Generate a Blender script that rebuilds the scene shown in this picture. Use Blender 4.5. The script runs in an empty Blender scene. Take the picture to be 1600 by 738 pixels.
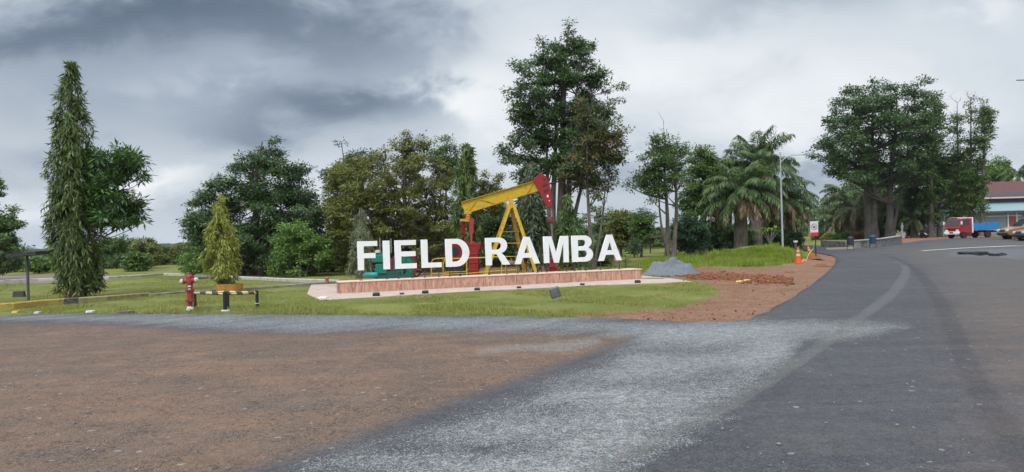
import bpy, math, random
import numpy as np
from mathutils import Vector, Matrix
from mathutils.geometry import delaunay_2d_cdt
random.seed(7); rng = np.random.default_rng(11)
S = bpy.context.scene; COL = S.collection
rad = math.radians
# ------------------------------------------------------------------ camera
F, CX, CY, ROLL, EYE = 1155.0, 800.0, 376.0, rad(1.6), 1.6   # photo is 1600 wide
cr, sr = math.cos(ROLL), math.sin(ROLL)
cam = bpy.data.cameras.new('camera'); co = bpy.data.objects.new('camera', cam); COL.objects.link(co)
cam.sensor_width = 36; cam.lens = 36 * F / 1600; cam.shift_y = 7 / 1600
cam.clip_start = .1; cam.clip_end = 9000
m = Matrix(((cr, sr, 0, 0), (0, 0, -1, 0), (-sr, cr, 0, EYE), (0, 0, 0, 1)))
co.matrix_world = m; S.camera = co
# ------------------------------------------------------------------ light
SUN_EL, SUN_AZ = 54, 205        # degrees; azimuth clockwise from +Y (the view direction)
S.view_settings.view_transform = 'Standard'; S.view_settings.look = 'None'
S.view_settings.exposure = 0.12; S.view_settings.gamma = 1; S.view_settings.use_curve_mapping = False
S.cycles.use_denoising = True
S.cycles.max_bounces = 6; S.cycles.transparent_max_bounces = 12
sdir = Vector((math.sin(rad(SUN_AZ)) * math.cos(rad(SUN_EL)), math.cos(rad(SUN_AZ)) * math.cos(rad(SUN_EL)), math.sin(rad(SUN_EL))))
sl = bpy.data.lights.new('sun', 'SUN'); sl.energy = 1.5; sl.angle = rad(10); sl.color = (1, .965, .91)
so = bpy.data.objects.new('sun', sl); COL.objects.link(so); so.rotation_euler = (-sdir).to_track_quat('-Z', 'Y').to_euler()

class NT:
    """tiny node helper"""
    def __init__(s, tree): s.t = tree; s.n = tree.nodes; s.l = tree.links
    def node(s, typ, **kw):
        n = s.n.new(typ)
        for k, v in kw.items(): setattr(n, k, v)
        return n
    def put(s, inp, v):
        if v is None: return
        if isinstance(v, bpy.types.NodeSocket): s.l.new(v, inp)
        else:
            if hasattr(inp.default_value, '__len__') and not hasattr(v, '__len__'): v = [v] * len(inp.default_value)
            if hasattr(v, '__len__') and len(inp.default_value) == 4 and len(v) == 3: v = (*v, 1)
            inp.default_value = v
    def math(s, op, a, b=None, c=None, clamp=False):
        n = s.node('ShaderNodeMath', operation=op, use_clamp=clamp)
        for i, v in enumerate((a, b, c)):
            if v is not None: s.put(n.inputs[i], v)
        return n.outputs[0]
    def vmath(s, op, a, b=None):
        n = s.node('ShaderNodeVectorMath', operation=op); s.put(n.inputs[0], a)
        if b is not None: s.put(n.inputs[1], b)
        return n.outputs['Value'] if op in ('DOT_PRODUCT', 'LENGTH') else n.outputs[0]
    def mix(s, f, a, b, blend='MIX'):
        n = s.node('ShaderNodeMix', data_type='RGBA', blend_type=blend, clamp_factor=True)
        s.put(n.inputs['Factor'], f); s.put(n.inputs[6], a); s.put(n.inputs[7], b); return n.outputs[2]
    def noise(s, vec, scale, detail=3, rough=.55, dist=0.):
        n = s.node('ShaderNodeTexNoise'); s.put(n.inputs['Vector'], vec)
        n.inputs['Scale'].default_value = scale; n.inputs['Detail'].default_value = detail
        n.inputs['Roughness'].default_value = rough; n.inputs['Distortion'].default_value = dist
        return n.outputs['Fac']
    def vor(s, vec, scale, feature='F1'):
        n = s.node('ShaderNodeTexVoronoi', feature=feature); s.put(n.inputs['Vector'], vec); n.inputs['Scale'].default_value = scale
        return n
    def ramp(s, f, lo, hi):
        n = s.node('ShaderNodeMapRange', interpolation_type='SMOOTHSTEP'); s.put(n.inputs['Value'], f)
        s.put(n.inputs['From Min'], lo); s.put(n.inputs['From Max'], hi); return n.outputs[0]
    def attr(s, name): return s.node('ShaderNodeAttribute', attribute_name=name).outputs['Fac']

def build_world():
    w = bpy.data.worlds.new('World'); S.world = w; w.use_nodes = True; t = NT(w.node_tree); t.n.clear()
    out = t.node('ShaderNodeOutputWorld'); bg1 = t.node('ShaderNodeBackground'); bg2 = t.node('ShaderNodeBackground')
    sky = t.node('ShaderNodeTexSky', sky_type='NISHITA', sun_disc=False)
    sky.sun_elevation = rad(SUN_EL); sky.sun_rotation = rad(SUN_AZ); sky.air_density = 1.2; sky.dust_density = 2
    t.l.new(sky.outputs[0], bg1.inputs[0]); bg1.inputs[1].default_value = .09
    d = t.node('ShaderNodeTexCoord').outputs['Generated']
    sep = t.node('ShaderNodeSeparateXYZ'); t.l.new(d, sep.inputs[0]); x, y, z = sep.outputs
    ay = t.math('MAXIMUM', t.math('ABSOLUTE', y), .05)
    s = t.math('DIVIDE', x, ay); e = t.math('DIVIDE', z, ay)         # tangent coordinates of the direction
    zz = t.math('ADD', t.math('MAXIMUM', z, 0.), .16)
    pl = t.node('ShaderNodeCombineXYZ'); t.l.new(t.math('DIVIDE', x, zz), pl.inputs[0]); t.l.new(t.math('DIVIDE', y, zz), pl.inputs[1])
    pl = pl.outputs[0]
    tc = t.node('ShaderNodeCombineXYZ'); t.l.new(s, tc.inputs[0]); t.l.new(t.math('MULTIPLY', e, 1.7), tc.inputs[1]); tc = tc.outputs[0]
    n1 = t.math('ADD', t.math('MULTIPLY', t.noise(pl, .75, 6, .52, .5), .35), t.math('MULTIPLY', t.noise(tc, 2.6, 7, .55, .25), .65)); n2 = t.noise(tc, 6.5, 7, .58, .35)
    warp = t.math('MULTIPLY', t.math('SUBTRACT', n1, .5), .42)
    warp2 = t.math('MULTIPLY', t.math('SUBTRACT', n2, .5), .25)
    sw = t.math('ADD', s, t.math('ADD', warp, warp2)); ew = t.math('ADD', e, t.math('MULTIPLY', t.math('ADD', warp2, warp), .5))
    def blob(px, py, rx, ry, amp, prev):
        # soft cloud mass at a sky direction (s0, e0)
        s0 = (px - 800) / 1155; e0 = (376 - py) / 1155 - s0 * .028
        a = t.math('DIVIDE', t.math('SUBTRACT', sw, s0), rx / 1155); b = t.math('DIVIDE', t.math('SUBTRACT', ew, e0), ry / 1155)
        r2 = t.math('ADD', t.math('MULTIPLY', a, a), t.math('MULTIPLY', b, b))
        g = t.math('MULTIPLY', t.math('EXPONENT', t.math('MULTIPLY', r2, -1.)), amp)
        return t.math('ADD', prev, g)
    L = t.math('ADD', .75, t.math('MULTIPLY', t.math('SUBTRACT', n1, .5), .46))
    L = t.math('ADD', L, t.math('MULTIPLY', t.math('SUBTRACT', n2, .5), .30))
    for b in BLOBS: L = blob(*b, L)
    L = t.math('MAXIMUM', L, .12)
    # the blue-grey of thick cloud, the white of thin cloud
    colr = t.node('ShaderNodeValToRGB'); cr_ = colr.color_ramp; t.l.new(L, colr.inputs[0])
    cr_.elements[0].position = .12; cr_.elements[0].color = (.10, .14, .195, 1)
    cr_.elements[1].position = 1.; cr_.elements[1].color = (.86, .88, .90, 1)
    for p, c in ((.35, (.18, .228, .30)), (.6, (.36, .42, .50)), (.8, (.62, .675, .73))):
        q = cr_.elements.new(p); q.color = (*c, 1)
    # cloud brightens towards the veiled sun high overhead
    dn = t.vmath('DOT_PRODUCT', t.vmath('NORMALIZE', d), tuple(sdir))
    glow = t.math('MULTIPLY', t.math('POWER', t.math('MAXIMUM', dn, 0.), 2.2), 3.3)
    zen = t.math('MULTIPLY', t.ramp(z, .38, .8), .55)
    st = t.math('ADD', t.math('ADD', 1., glow), zen)
    t.l.new(colr.outputs[0], bg2.inputs[0]); t.l.new(st, bg2.inputs[1])
    cov = t.math('ADD', .93, t.math('MULTIPLY', n2, .05), clamp=True)
    mx = t.node('ShaderNodeMixShader'); t.l.new(cov, mx.inputs[0]); t.l.new(bg1.outputs[0], mx.inputs[1]); t.l.new(bg2.outputs[0], mx.inputs[2])
    t.l.new(mx.outputs[0], out.inputs[0])
BLOBS = [(60, 55, 330, 46, -.42), (430, 15, 260, 50, -.34), (600, 75, 150, 50, -.26), (540, 165, 170, 40, -.40), (400, 115, 150, 22, .06), (60, 150, 150, 40, -.06), (250, 150, 300, 90, -.12),
         (250, 275, 60, 26, .26), (60, 318, 110, 22, .12), (100, 250, 110, 30, -.12), (740, 150, 70, 55, .22), (1000, 90, 260, 90, .18), (1300, 200, 300, 60, .12), (800, 230, 200, 90, .10),
         (1530, 28, 60, 22, .14), (1150, 30, 150, 35, -.16), (1400, 110, 260, 80, .12), (1250, 285, 130, 24, -.20), (960, 290, 120, 26, -.14), (390, 320, 200, 40, -.06)]
build_world()

# ------------------------------------------------------------------ projection between photo pixels and the place
def ray(px, py):
    u = (px - CX) / F; v = -(py - CY) / F
    return u * cr + v * sr, -u * sr + v * cr
def P(px, py, D):
    rx, rz = ray(px, py); return Vector((rx * D, D, EYE + rz * D))
def sstep(a, b, x):
    t = np.clip((x - a) / (b - a), 0, 1); return t * t * (3 - 2 * t)
def hgt(x, y):
    x = np.asarray(x, float); y = np.asarray(y, float)
    h = .55 * sstep(14, 42, x) * sstep(44, 74, y)
    h = h + .92 * np.exp(-((x - 13.9) / 2.2) ** 2 - ((y - 42.5) / 3.6) ** 2)
    h = h + .30 * np.exp(-((x - 17.2) / 1.3) ** 2 - ((y - 42.5) / 3.) ** 2)
    d = np.hypot(x, y)
    hill = 5. + 2.5 * np.sin(x * .006 + 1.) + 2. * np.sin(y * .004 + x * .011) + 1.5 * np.sin(x * .031 + 2)
    h = h + sstep(230, 620, d) * np.maximum(hill, 2)
    return h
def H0(x, y): return float(hgt(x, y))
def Gv(px, py, zoff=0.):
    """where the view rays through photo pixels meet the ground (vectorised)"""
    px = np.asarray(px, float); py = np.asarray(py, float)
    u = (px - CX) / F; v = -(py - CY) / F; rx = u * cr + v * sr; rz = -u * sr + v * cr
    D = np.full(px.shape, 1.5); hit = np.zeros(px.shape, bool)
    while True:
        Dn = D * 1.015
        below = EYE + rz * Dn < hgt(rx * Dn, Dn) + zoff
        hit |= below
        D = np.where(hit, D, Dn)
        if hit.all() or D.max() > 700: break
    lo = D; hi = D * 1.015
    for _ in range(12):
        mi = (lo + hi) / 2; b = EYE + rz * mi < hgt(rx * mi, mi) + zoff
        hi = np.where(b, mi, hi); lo = np.where(b, lo, mi)
    D = (lo + hi) / 2
    return rx * D, D, hgt(rx * D, D) + zoff
def G(px, py, zoff=0.):
    x, y, z = Gv([px], [py], zoff); return Vector((float(x[0]), float(y[0]), float(z[0])))
def B(px, D, dz=0.):
    """ground point seen in column px at depth D"""
    u = (px - CX) / F; x = u * D
    for _ in range(5):
        z = H0(x, D); v = ((z - EYE) / D + u * sr) / cr; x = D * (u * cr + v * sr)
    return Vector((x, D, H0(x, D) + dz))
def proj(p):
    z = p[2] - EYE
    return CX + F * (p[0] * cr - z * sr) / p[1], CY - F * (p[0] * sr + z * cr) / p[1]
def inpoly(x, y, poly):
    x = np.asarray(x, float); y = np.asarray(y, float); r = np.zeros(x.shape, bool); n = len(poly)
    for i in range(n):
        x0, y0 = poly[i]; x1, y1 = poly[(i + 1) % n]
        if y0 == y1: continue
        c = ((y0 > y) != (y1 > y)) & (x < (x1 - x0) * (y - y0) / (y1 - y0) + x0); r ^= c
    return r
def distline(x, y, pts, closed=False):
    x = np.asarray(x, float); y = np.asarray(y, float); d = np.full(x.shape, 1e9); n = len(pts)
    for i in range(n if closed else n - 1):
        x0, y0 = pts[i][:2]; x1, y1 = pts[(i + 1) % n][:2]; dx, dy = x1 - x0, y1 - y0; L = dx * dx + dy * dy + 1e-12
        t = np.clip(((x - x0) * dx + (y - y0) * dy) / L, 0, 1)
        d = np.minimum(d, np.hypot(x - x0 - t * dx, y - y0 - t * dy))
    return d
def sdist(x, y, poly):
    d = distline(x, y, poly, True); return np.where(inpoly(x, y, poly), d, -d)

# ------------------------------------------------------------------ mesh + object helpers
ORG = {}
def register(o, org): ORG[o.name] = Vector(org); return o
def tag(o, label=None, cat=None, group=None, kind=None):
    if label: o['label'] = label
    if cat: o['category'] = cat
    if group: o['group'] = group
    if kind: o['kind'] = kind
    return o
def thing(name, loc, label, cat, group=None, rz=0.):
    o = bpy.data.objects.new(name, None); COL.objects.link(o); o.location = loc; o.rotation_euler = (0, 0, rz)
    o.empty_display_size = .2
    register(o, loc if rz == 0. else (0, 0, 0)); return tag(o, label, cat, group)
def link_mesh(name, me, mat, parent=None):
    o = bpy.data.objects.new(name, me); COL.objects.link(o)
    for mm in (mat if isinstance(mat, (list, tuple)) else [mat]):
        if mm: me.materials.append(mm)
    if parent: o.parent = parent
    register(o, ORG[parent.name] if parent else (0, 0, 0)); return o
def np_mesh(name, verts, faces_n, idx, mat, parent=None, attrs=None, smooth=False):
    """verts Nx3, faces all with faces_n corners, idx flat"""
    if parent is not None: verts = verts - np.array(ORG[parent.name])
    me = bpy.data.meshes.new(name); nv = len(verts); nl = len(idx); nf = nl // faces_n
    me.vertices.add(nv); me.vertices.foreach_set('co', np.ascontiguousarray(verts, np.float32).ravel())
    me.loops.add(nl); me.loops.foreach_set('vertex_index', np.ascontiguousarray(idx, np.int32))
    me.polygons.add(nf); me.polygons.foreach_set('loop_start', np.arange(0, nl, faces_n, dtype=np.int32))
    me.polygons.foreach_set('loop_total', np.full(nf, faces_n, np.int32))
    if smooth: me.polygons.foreach_set('use_smooth', np.ones(nf, bool))
    me.update(calc_edges=True)
    for k, (dom, arr) in (attrs or {}).items():
        a = me.attributes.new(k, 'FLOAT', dom); a.data.foreach_set('value', np.ascontiguousarray(arr, np.float32))
    return link_mesh(name, me, mat, parent)
class MB:
    def __init__(s): s.v = []; s.f = []; s.mi = []
    def add(s, vs, fs, mi=0):
        k = len(s.v); s.v += [Vector(v) for v in vs]
        for f in fs: s.f.append([k + i for i in f]); s.mi.append(mi)
    def box(s, c, size, rot=None, mi=0, taper=1.):
        c = Vector(c); hx, hy, hz = [q / 2 for q in size]; vs = []
        for z in (-1, 1):
            k = taper if z > 0 else 1.
            for x, y in ((-1, -1), (1, -1), (1, 1), (-1, 1)):
                p = Vector((x * hx * k, y * hy * k, z * hz)); vs.append(c + (rot @ p if rot else p))
        s.add(vs, [(3, 2, 1, 0), (4, 5, 6, 7), (0, 1, 5, 4), (1, 2, 6, 5), (2, 3, 7, 6), (3, 0, 4, 7)], mi); return s
    def bar(s, a, b, w, h=None, mi=0, up=(0, 0, 1)):
        a = Vector(a); b = Vector(b); h = h or w; d = (b - a); L = d.length; d.normalize()
        upv = Vector(up); sx = d.cross(upv)
        if sx.length < .01: sx = d.cross(Vector((0, 1, 0)))
        sx.normalize(); sz = sx.cross(d)
        R = Matrix((sx, d, sz)).transposed(); return s.box((a + b) / 2, (w, L, h), R, mi)
    def tube(s, pts, radii, n=8, caps=True, mi=0):
        pts = [Vector(p) for p in pts]
        if not hasattr(radii, '__len__'): radii = [radii] * len(pts)
        rings = []; prev = None
        for i, p in enumerate(pts):
            d = (pts[min(i + 1, len(pts) - 1)] - pts[max(i - 1, 0)]).normalized()
            if prev is None:
                a = d.orthogonal().normalized()
            else:
                a = prev - d * prev.dot(d)
                a = a.normalized() if a.length > 1e-6 else d.orthogonal().normalized()
            prev = a; b = d.cross(a)
            rings.append([p + (a * math.cos(2 * math.pi * k / n) + b * math.sin(2 * math.pi * k / n)) * radii[i] for k in range(n)])
        vs = [q for r in rings for q in r]; fs = []
        for i in range(len(pts) - 1):
            for k in range(n):
                k2 = (k + 1) % n; fs.append((i * n + k, i * n + k2, (i + 1) * n + k2, (i + 1) * n + k))
        if caps: fs.append(tuple(range(n - 1, -1, -1))); fs.append(tuple((len(pts) - 1) * n + k for k in range(n)))
        s.add(vs, fs, mi); return s
    def lathe(s, prof, c, n=20, axis=(0, 0, 1), mi=0):
        """prof: (radius, height) list along axis"""
        c = Vector(c); ax = Vector(axis).normalized()
        return s.tube([c + ax * h for r, h in prof], [max(r, .0005) for r, h in prof], n, True, mi) if all(prof[i][1] != prof[i + 1][1] for i in range(len(prof) - 1)) else s._lathe(prof, c, n, ax, mi)
    def _lathe(s, prof, c, n, ax, mi):
        a = ax.orthogonal().normalized(); b = ax.cross(a); vs = []; fs = []
        for r, h in prof:
            for k in range(n):
                t = 2 * math.pi * k / n; vs.append(c + ax * h + (a * math.cos(t) + b * math.sin(t)) * max(r, .0005))
        for i in range(len(prof) - 1):
            for k in range(n):
                k2 = (k + 1) % n; fs.append((i * n + k, i * n + k2, (i + 1) * n + k2, (i + 1) * n + k))
        if tuple(prof[0]) != tuple(prof[-1]): fs.append(tuple(range(n - 1, -1, -1))); fs.append(tuple((len(prof) - 1) * n + k for k in range(n)))
        s.add(vs, fs, mi); return s
    def prism(s, pts, off, mi=0):
        """closed polygon of 3D points, extruded by vector off"""
        pts = [Vector(p) for p in pts]; off = Vector(off); n = len(pts)
        s.add(pts + [p + off for p in pts], [tuple(range(n)), tuple(range(2 * n - 1, n - 1, -1))] + [(i, i + n, (i + 1) % n + n, (i + 1) % n) for i in range(n)], mi); return s
    def build(s, name, mat, parent=None, smooth=False, bevel=0., org=None):
        import bmesh
        off = Vector(ORG[parent.name]) if parent else Vector(org or (0, 0, 0))
        me = bpy.data.meshes.new(name); me.from_pydata([v - off for v in s.v], [], s.f)
        for p, q in zip(me.polygons, s.mi): p.material_index = q
        bm = bmesh.new(); bm.from_mesh(me); bmesh.ops.recalc_face_normals(bm, faces=bm.faces); bm.to_mesh(me); bm.free()
        if smooth:
            for p in me.polygons: p.use_smooth = len(p.vertices) <= 4
        o = link_mesh(name, me, mat, parent)
        if not parent: o.location = off; register(o, off)
        if bevel:
            b = o.modifiers.new('bevel', 'BEVEL'); b.width = bevel; b.segments = 2; b.limit_method = 'ANGLE'; b.angle_limit = rad(40)
        return o

# ------------------------------------------------------------------ materials
MATS = {}
def new_mat(name):
    m = bpy.data.materials.new(name); m.use_nodes = True; t = NT(m.node_tree)
    p = t.n['Principled BSDF']; return m, t, p
def M(name, col, rough=.6, var=.18, scale=6., metal=0., dirt=None, dirtamt=.4, bump=0., bscale=None, spec=.25, coat=0.):
    """painted / plain surface with uneven tone and worn, dirty patches"""
    if name in MATS: return MATS[name]
    m, t, p = new_mat(name); oc = t.node('ShaderNodeTexCoord').outputs['Object']
    n = t.noise(oc, scale, 5, .6)
    c = t.mix(n, tuple(q * (1 - var) for q in col), tuple(min(1, q * (1 + var)) for q in col))
    if dirt:
        d = t.ramp(t.noise(oc, scale * 1.7, 6, .65, .4), .62 - dirtamt * .35, .75)
        c = t.mix(t.math('MULTIPLY', d, min(1, dirtamt * 1.6)), c, dirt)
    t.put(p.inputs['Base Color'], c); t.put(p.inputs['Roughness'], t.math('ADD', rough - .08, t.math('MULTIPLY', n, .16)))
    p.inputs['Metallic'].default_value = metal; p.inputs['Specular IOR Level'].default_value = spec; p.inputs['Coat Weight'].default_value = coat
    if bump:
        b = t.node('ShaderNodeBump'); b.inputs['Strength'].default_value = bump; b.inputs['Distance'].default_value = .02
        t.l.new(t.noise(oc, bscale or scale * 5, 4), b.inputs['Height']); t.l.new(b.outputs[0], p.inputs['Normal'])
    MATS[name] = m; return m
def leaf_mat(name, dark, light, accent=None, acc=.0, rough=.5, trans=.2):
    if name in MATS: return MATS[name]
    m, t, p = new_mat(name); tint = t.attr('tint'); oc = t.node('ShaderNodeTexCoord').outputs['Object']
    n = t.noise(oc, .55, 3)
    f = t.math('ADD', t.math('MULTIPLY', tint, .75), t.math('MULTIPLY', n, .5)); f = t.math('SUBTRACT', f, .12, clamp=True)
    c = t.mix(f, dark, light)
    if accent:
        a = t.math('GREATER_THAN', t.math('ADD', t.attr('tint2'), t.math('MULTIPLY', t.math('SUBTRACT', t.noise(oc, .9, 2), .5), 1.2)), 1 - acc)
        c = t.mix(a, c, accent)
    t.put(p.inputs['Base Color'], c); p.inputs['Roughness'].default_value = rough; p.inputs['Specular IOR Level'].default_value = .35
    tr = t.node('ShaderNodeBsdfTranslucent'); t.put(tr.inputs[0], t.mix(.5, c, (light[0] * 1.3, light[1] * 1.3, light[2] * .7), 'MIX'))
    mx = t.node('ShaderNodeMixShader'); mx.inputs[0].default_value = trans
    t.l.new(p.outputs[0], mx.inputs[1]); t.l.new(tr.outputs[0], mx.inputs[2]); t.l.new(mx.outputs[0], t.n['Material Output'].inputs[0])
    MATS[name] = m; return m
def bark_mat(name, a, b):
    if name in MATS: return MATS[name]
    m, t, p = new_mat(name); oc = t.node('ShaderNodeTexCoord').outputs['Object']
    mp = t.node('ShaderNodeMapping'); mp.inputs['Scale'].default_value = (1, 1, .18); t.l.new(oc, mp.inputs[0])
    n = t.noise(mp.outputs[0], 9, 6, .7, .8); n2 = t.noise(oc, 1.2, 3)
    t.put(p.inputs['Base Color'], t.mix(t.ramp(t.math('ADD', t.math('MULTIPLY', n, .7), t.math('MULTIPLY', n2, .3)), .35, .65), a, b))
    p.inputs['Roughness'].default_value = .9
    bp = t.node('ShaderNodeBump'); bp.inputs['Strength'].default_value = .8; bp.inputs['Distance'].default_value = .04
    t.l.new(n, bp.inputs['Height']); t.l.new(bp.outputs[0], p.inputs['Normal']); MATS[name] = m; return m
# ------------------------------------------------------------------ ground, road, verge
# outlines below are places on the ground, read off the photograph and carried to ground level by G
ROAD_NEAR = [(-900, 505), (-300, 497), (0, 494), (60, 491), (260, 491.5), (500, 493), (800, 495.5), (950, 498), (1060, 503), (1130, 503.5), (1170, 500.5), (1200, 487), (1240, 465),
             (1275, 441), (1295, 423), (1306, 411), (1307, 404), (1301, 399.5), (1280, 396.2), (1257, 391), (1246, 387.5), (1235, 385.5), (1215, 384.6), (1235, 384.0),
             (1284, 384.2), (1306, 386), (1330, 388.6), (1352, 387.6), (1386, 384.2), (1420, 379.2), (1442, 375.8), (1490, 372.8), (1600, 368.6), (1800, 362)]
def densify(pts, step):
    out = []
    for i in range(len(pts)):
        a = Vector(pts[i]); b = Vector(pts[(i + 1) % len(pts)]); n = max(1, int((b - a).length / step))
        for k in range(n): out.append(a.lerp(b, k / n))
    return out
def smooth_closed(pts, it=1):
    for _ in range(it):
        q = []
        for i in range(len(pts)): a = Vector(pts[i]); b = Vector(pts[(i + 1) % len(pts)]); q += [a.lerp(b, .25), a.lerp(b, .75)]
        pts = q
    return pts
def world_outline(pix, z=0.):
    a = np.array(pix, float); x, y, z_ = Gv(a[:, 0], a[:, 1], z); return [(float(p), float(q)) for p, q in zip(x, y)]
edge_px = [tuple(p) for p in densify([Vector(p) for p in ROAD_NEAR], 9)][:-1]
edge_px = [p for p in edge_px if p[0] <= 1801]
k_last = next(i for i, p in enumerate(edge_px) if abs(p[0] - 1800) < .5) if any(abs(p[0] - 1800) < .5 for p in edge_px) else len(edge_px) - 1
edge_px = edge_px[:k_last + 1]
edge_w = world_outline(edge_px)
# ragged natural edge
edge_w = [(x + .035 * math.sin(i * 2.3) * min(1, y / 20) + .02 * math.sin(i * 5.1), y + .05 * math.sin(i * 1.7) + .03 * math.sin(i * 4.1)) for i, (x, y) in enumerate(edge_w)]
road_poly = edge_w + [(110, 60), (60, 5), (40, -12), (-40, -12), (-60, 3)]
road_poly = [(p[0], p[1]) for p in densify([Vector(p) for p in road_poly], 1.5)]

def cdt_sheet(name, poly, ptsx, ptsy, mat, zoff, attrs_fn=None, skirt=.0, margin=.03):
    inn = inpoly(ptsx, ptsy, poly) & (distline(ptsx, ptsy, poly, True) > margin * np.maximum(1, ptsy * .15))
    X = ptsx[inn]; Y = ptsy[inn]; n = len(poly)
    verts = [Vector(p) for p in poly] + [Vector((float(a), float(b))) for a, b in zip(X, Y)]
    v, e, f, *_ = delaunay_2d_cdt(verts, [(i, (i + 1) % n) for i in range(n)], [], 1, 1e-5)
    vx = np.array([q[0] for q in v]); vy = np.array([q[1] for q in v]); vz = hgt(vx, vy) + zoff
    tris = np.array([q for q in f if len(q) == 3])
    V = np.stack([vx, vy, vz], 1)
    a = V[tris[:, 0]]; b = V[tris[:, 1]]; c = V[tris[:, 2]]
    flip = np.cross(b - a, c - a)[:, 2] < 0; tris[flip] = tris[flip][:, ::-1]
    if skirt:
        # the edge of the laid surface drops to the ground
        k = len(V); ring = []
        for p in poly: ring.append((p[0], p[1], H0(*p) + zoff - skirt))
        top = [(p[0], p[1], H0(*p) + zoff) for p in poly]
        V = np.concatenate([V, np.array(top), np.array(ring)]); extra = []
        for i in range(n):
            j = (i + 1) % n; extra += [(k + i, k + n + i, k + n + j), (k + i, k + n + j, k + j)]
        tris = np.concatenate([tris, np.array(extra)])
    at = attrs_fn(V) if attrs_fn else None
    return np_mesh(name, V, 3, tris.ravel(), mat, None, at, smooth=False)

DUST = [(-900, 508), (0, 507), (120, 505), (230, 512), (350, 519), (480, 521), (560, 517), (650, 514), (760, 519), (900, 522), (975, 524), (990, 530), (955, 543), (905, 560), (850, 578), (775, 604),
        (690, 634), (610, 664), (540, 688), (470, 710), (390, 735), (230, 790), (-200, 1100), (-900, 1100)]
CHIP_STRIP = [(-900, 500), (0, 494), (300, 492), (800, 495), (1000, 500), (1170, 500), (1300, 505), (1420, 512), (1330, 522), (1235, 528), (1000, 524), (900, 519), (760, 516), (640, 511), (560, 513), (480, 517), (350, 512), (200, 503), (0, 499), (-900, 506)]
CHIPS = [(1010, 508), (1180, 502), (1235, 522), (1215, 560), (1170, 600), (1110, 640), (1030, 680), (960, 715), (880, 760), (700, 900), (380, 800), (470, 742), (560, 712), (640, 690), (720, 655), (800, 625), (880, 590), (950, 560), (985, 535)]
CHIP_SMEAR = [(745, 549), (860, 536), (915, 529), (935, 531), (890, 541), (800, 548), (750, 552)]
DARKS = [(1060, 548, 90, 11), (1010, 500, 90, 5), (860, 640, 90, 16), (760, 700, 120, 16), (960, 600, 90, 10), (1080, 600, 60, 14), (930, 572, 40, 8), (640, 700, 90, 14), (560, 735, 120, 12), (1130, 580, 40, 10)]
OLD = [(1300, 398), (1390, 385), (1450, 377), (1600, 369), (2200, 380), (2200, 1200), (1640, 760), (1560, 640), (1500, 540), (1455, 460), (1425, 418), (1385, 402)]
RUST = [(1480, 470), (1800, 430), (2200, 600), (2200, 1100), (1700, 900), (1600, 720), (1540, 600), (1500, 520)]
BLUE_PATCH = [(1280, 503), (1360, 500), (1425, 510), (1380, 524), (1300, 526)]
WET = [(1490, 392), (1560, 389), (1700, 388), (1700, 404), (1560, 402), (1480, 401)]
def bay(px, py, poly, soft):
    # softness shrinks with distance, as the same width on the ground does
    hor = CY - (px - CX) * .028; k = np.clip((py - hor) / 150., .08, 3.)
    sx = np.array([(p[0], p[1]) for p in poly], float)
    return sstep(-1, 1, sdist(px, py * 1., [tuple(p) for p in sx]) / (soft * k))
def road_attrs(V):
    y = np.maximum(V[:, 1], .8); z = V[:, 2] - EYE
    px = CX + F * (V[:, 0] * cr - z * sr) / y; py = CY - F * (V[:, 0] * sr + z * cr) / y
    px = np.clip(px, -4000, 6000); py = np.clip(py, 300, 3000)
    behind = V[:, 1] < 2.5
    dust = bay(px, py, DUST, 20); chip = np.maximum(.95 * bay(px - 12, py, CHIPS, 20), .72 * bay(px, py, CHIP_STRIP, 14))
    chip = np.maximum(chip, .55 * bay(px, py, CHIP_SMEAR, 12))
    for cx, cy, rx, ry in DARKS: chip = chip * (1 - .62 * np.exp(-((px - cx + (py - cy) * 1.5) / rx) ** 2 - ((py - cy) / ry) ** 2))
    # pale drifts of chippings swept along the wheel paths
    for (cx, cy, rx, ry) in ((1090, 655, 60, 5), (1000, 690, 110, 7), (760, 735, 160, 9), (880, 545, 60, 6), (930, 620, 60, 7), (1090, 520, 90, 7), (1180, 515, 50, 6)):
        chip = chip + .30 * np.exp(-((px - cx + (py - cy) * 3) / rx) ** 2 - ((py - cy) / ry) ** 2)
    chip = chip + .16 * bay(px, py, BLUE_PATCH, 16)
    old = bay(px - 20, py, OLD, 75); rust = bay(px, py, RUST, 90); wet = bay(px, py, WET, 8)
    for a in (chip, ): a[behind] = .0
    dust[behind] = .3
    return {'dust': ('POINT', dust), 'chip': ('POINT', np.clip(chip, 0, 1.2)), 'old': ('POINT', old), 'rust': ('POINT', rust), 'wet': ('POINT', wet)}
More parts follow.
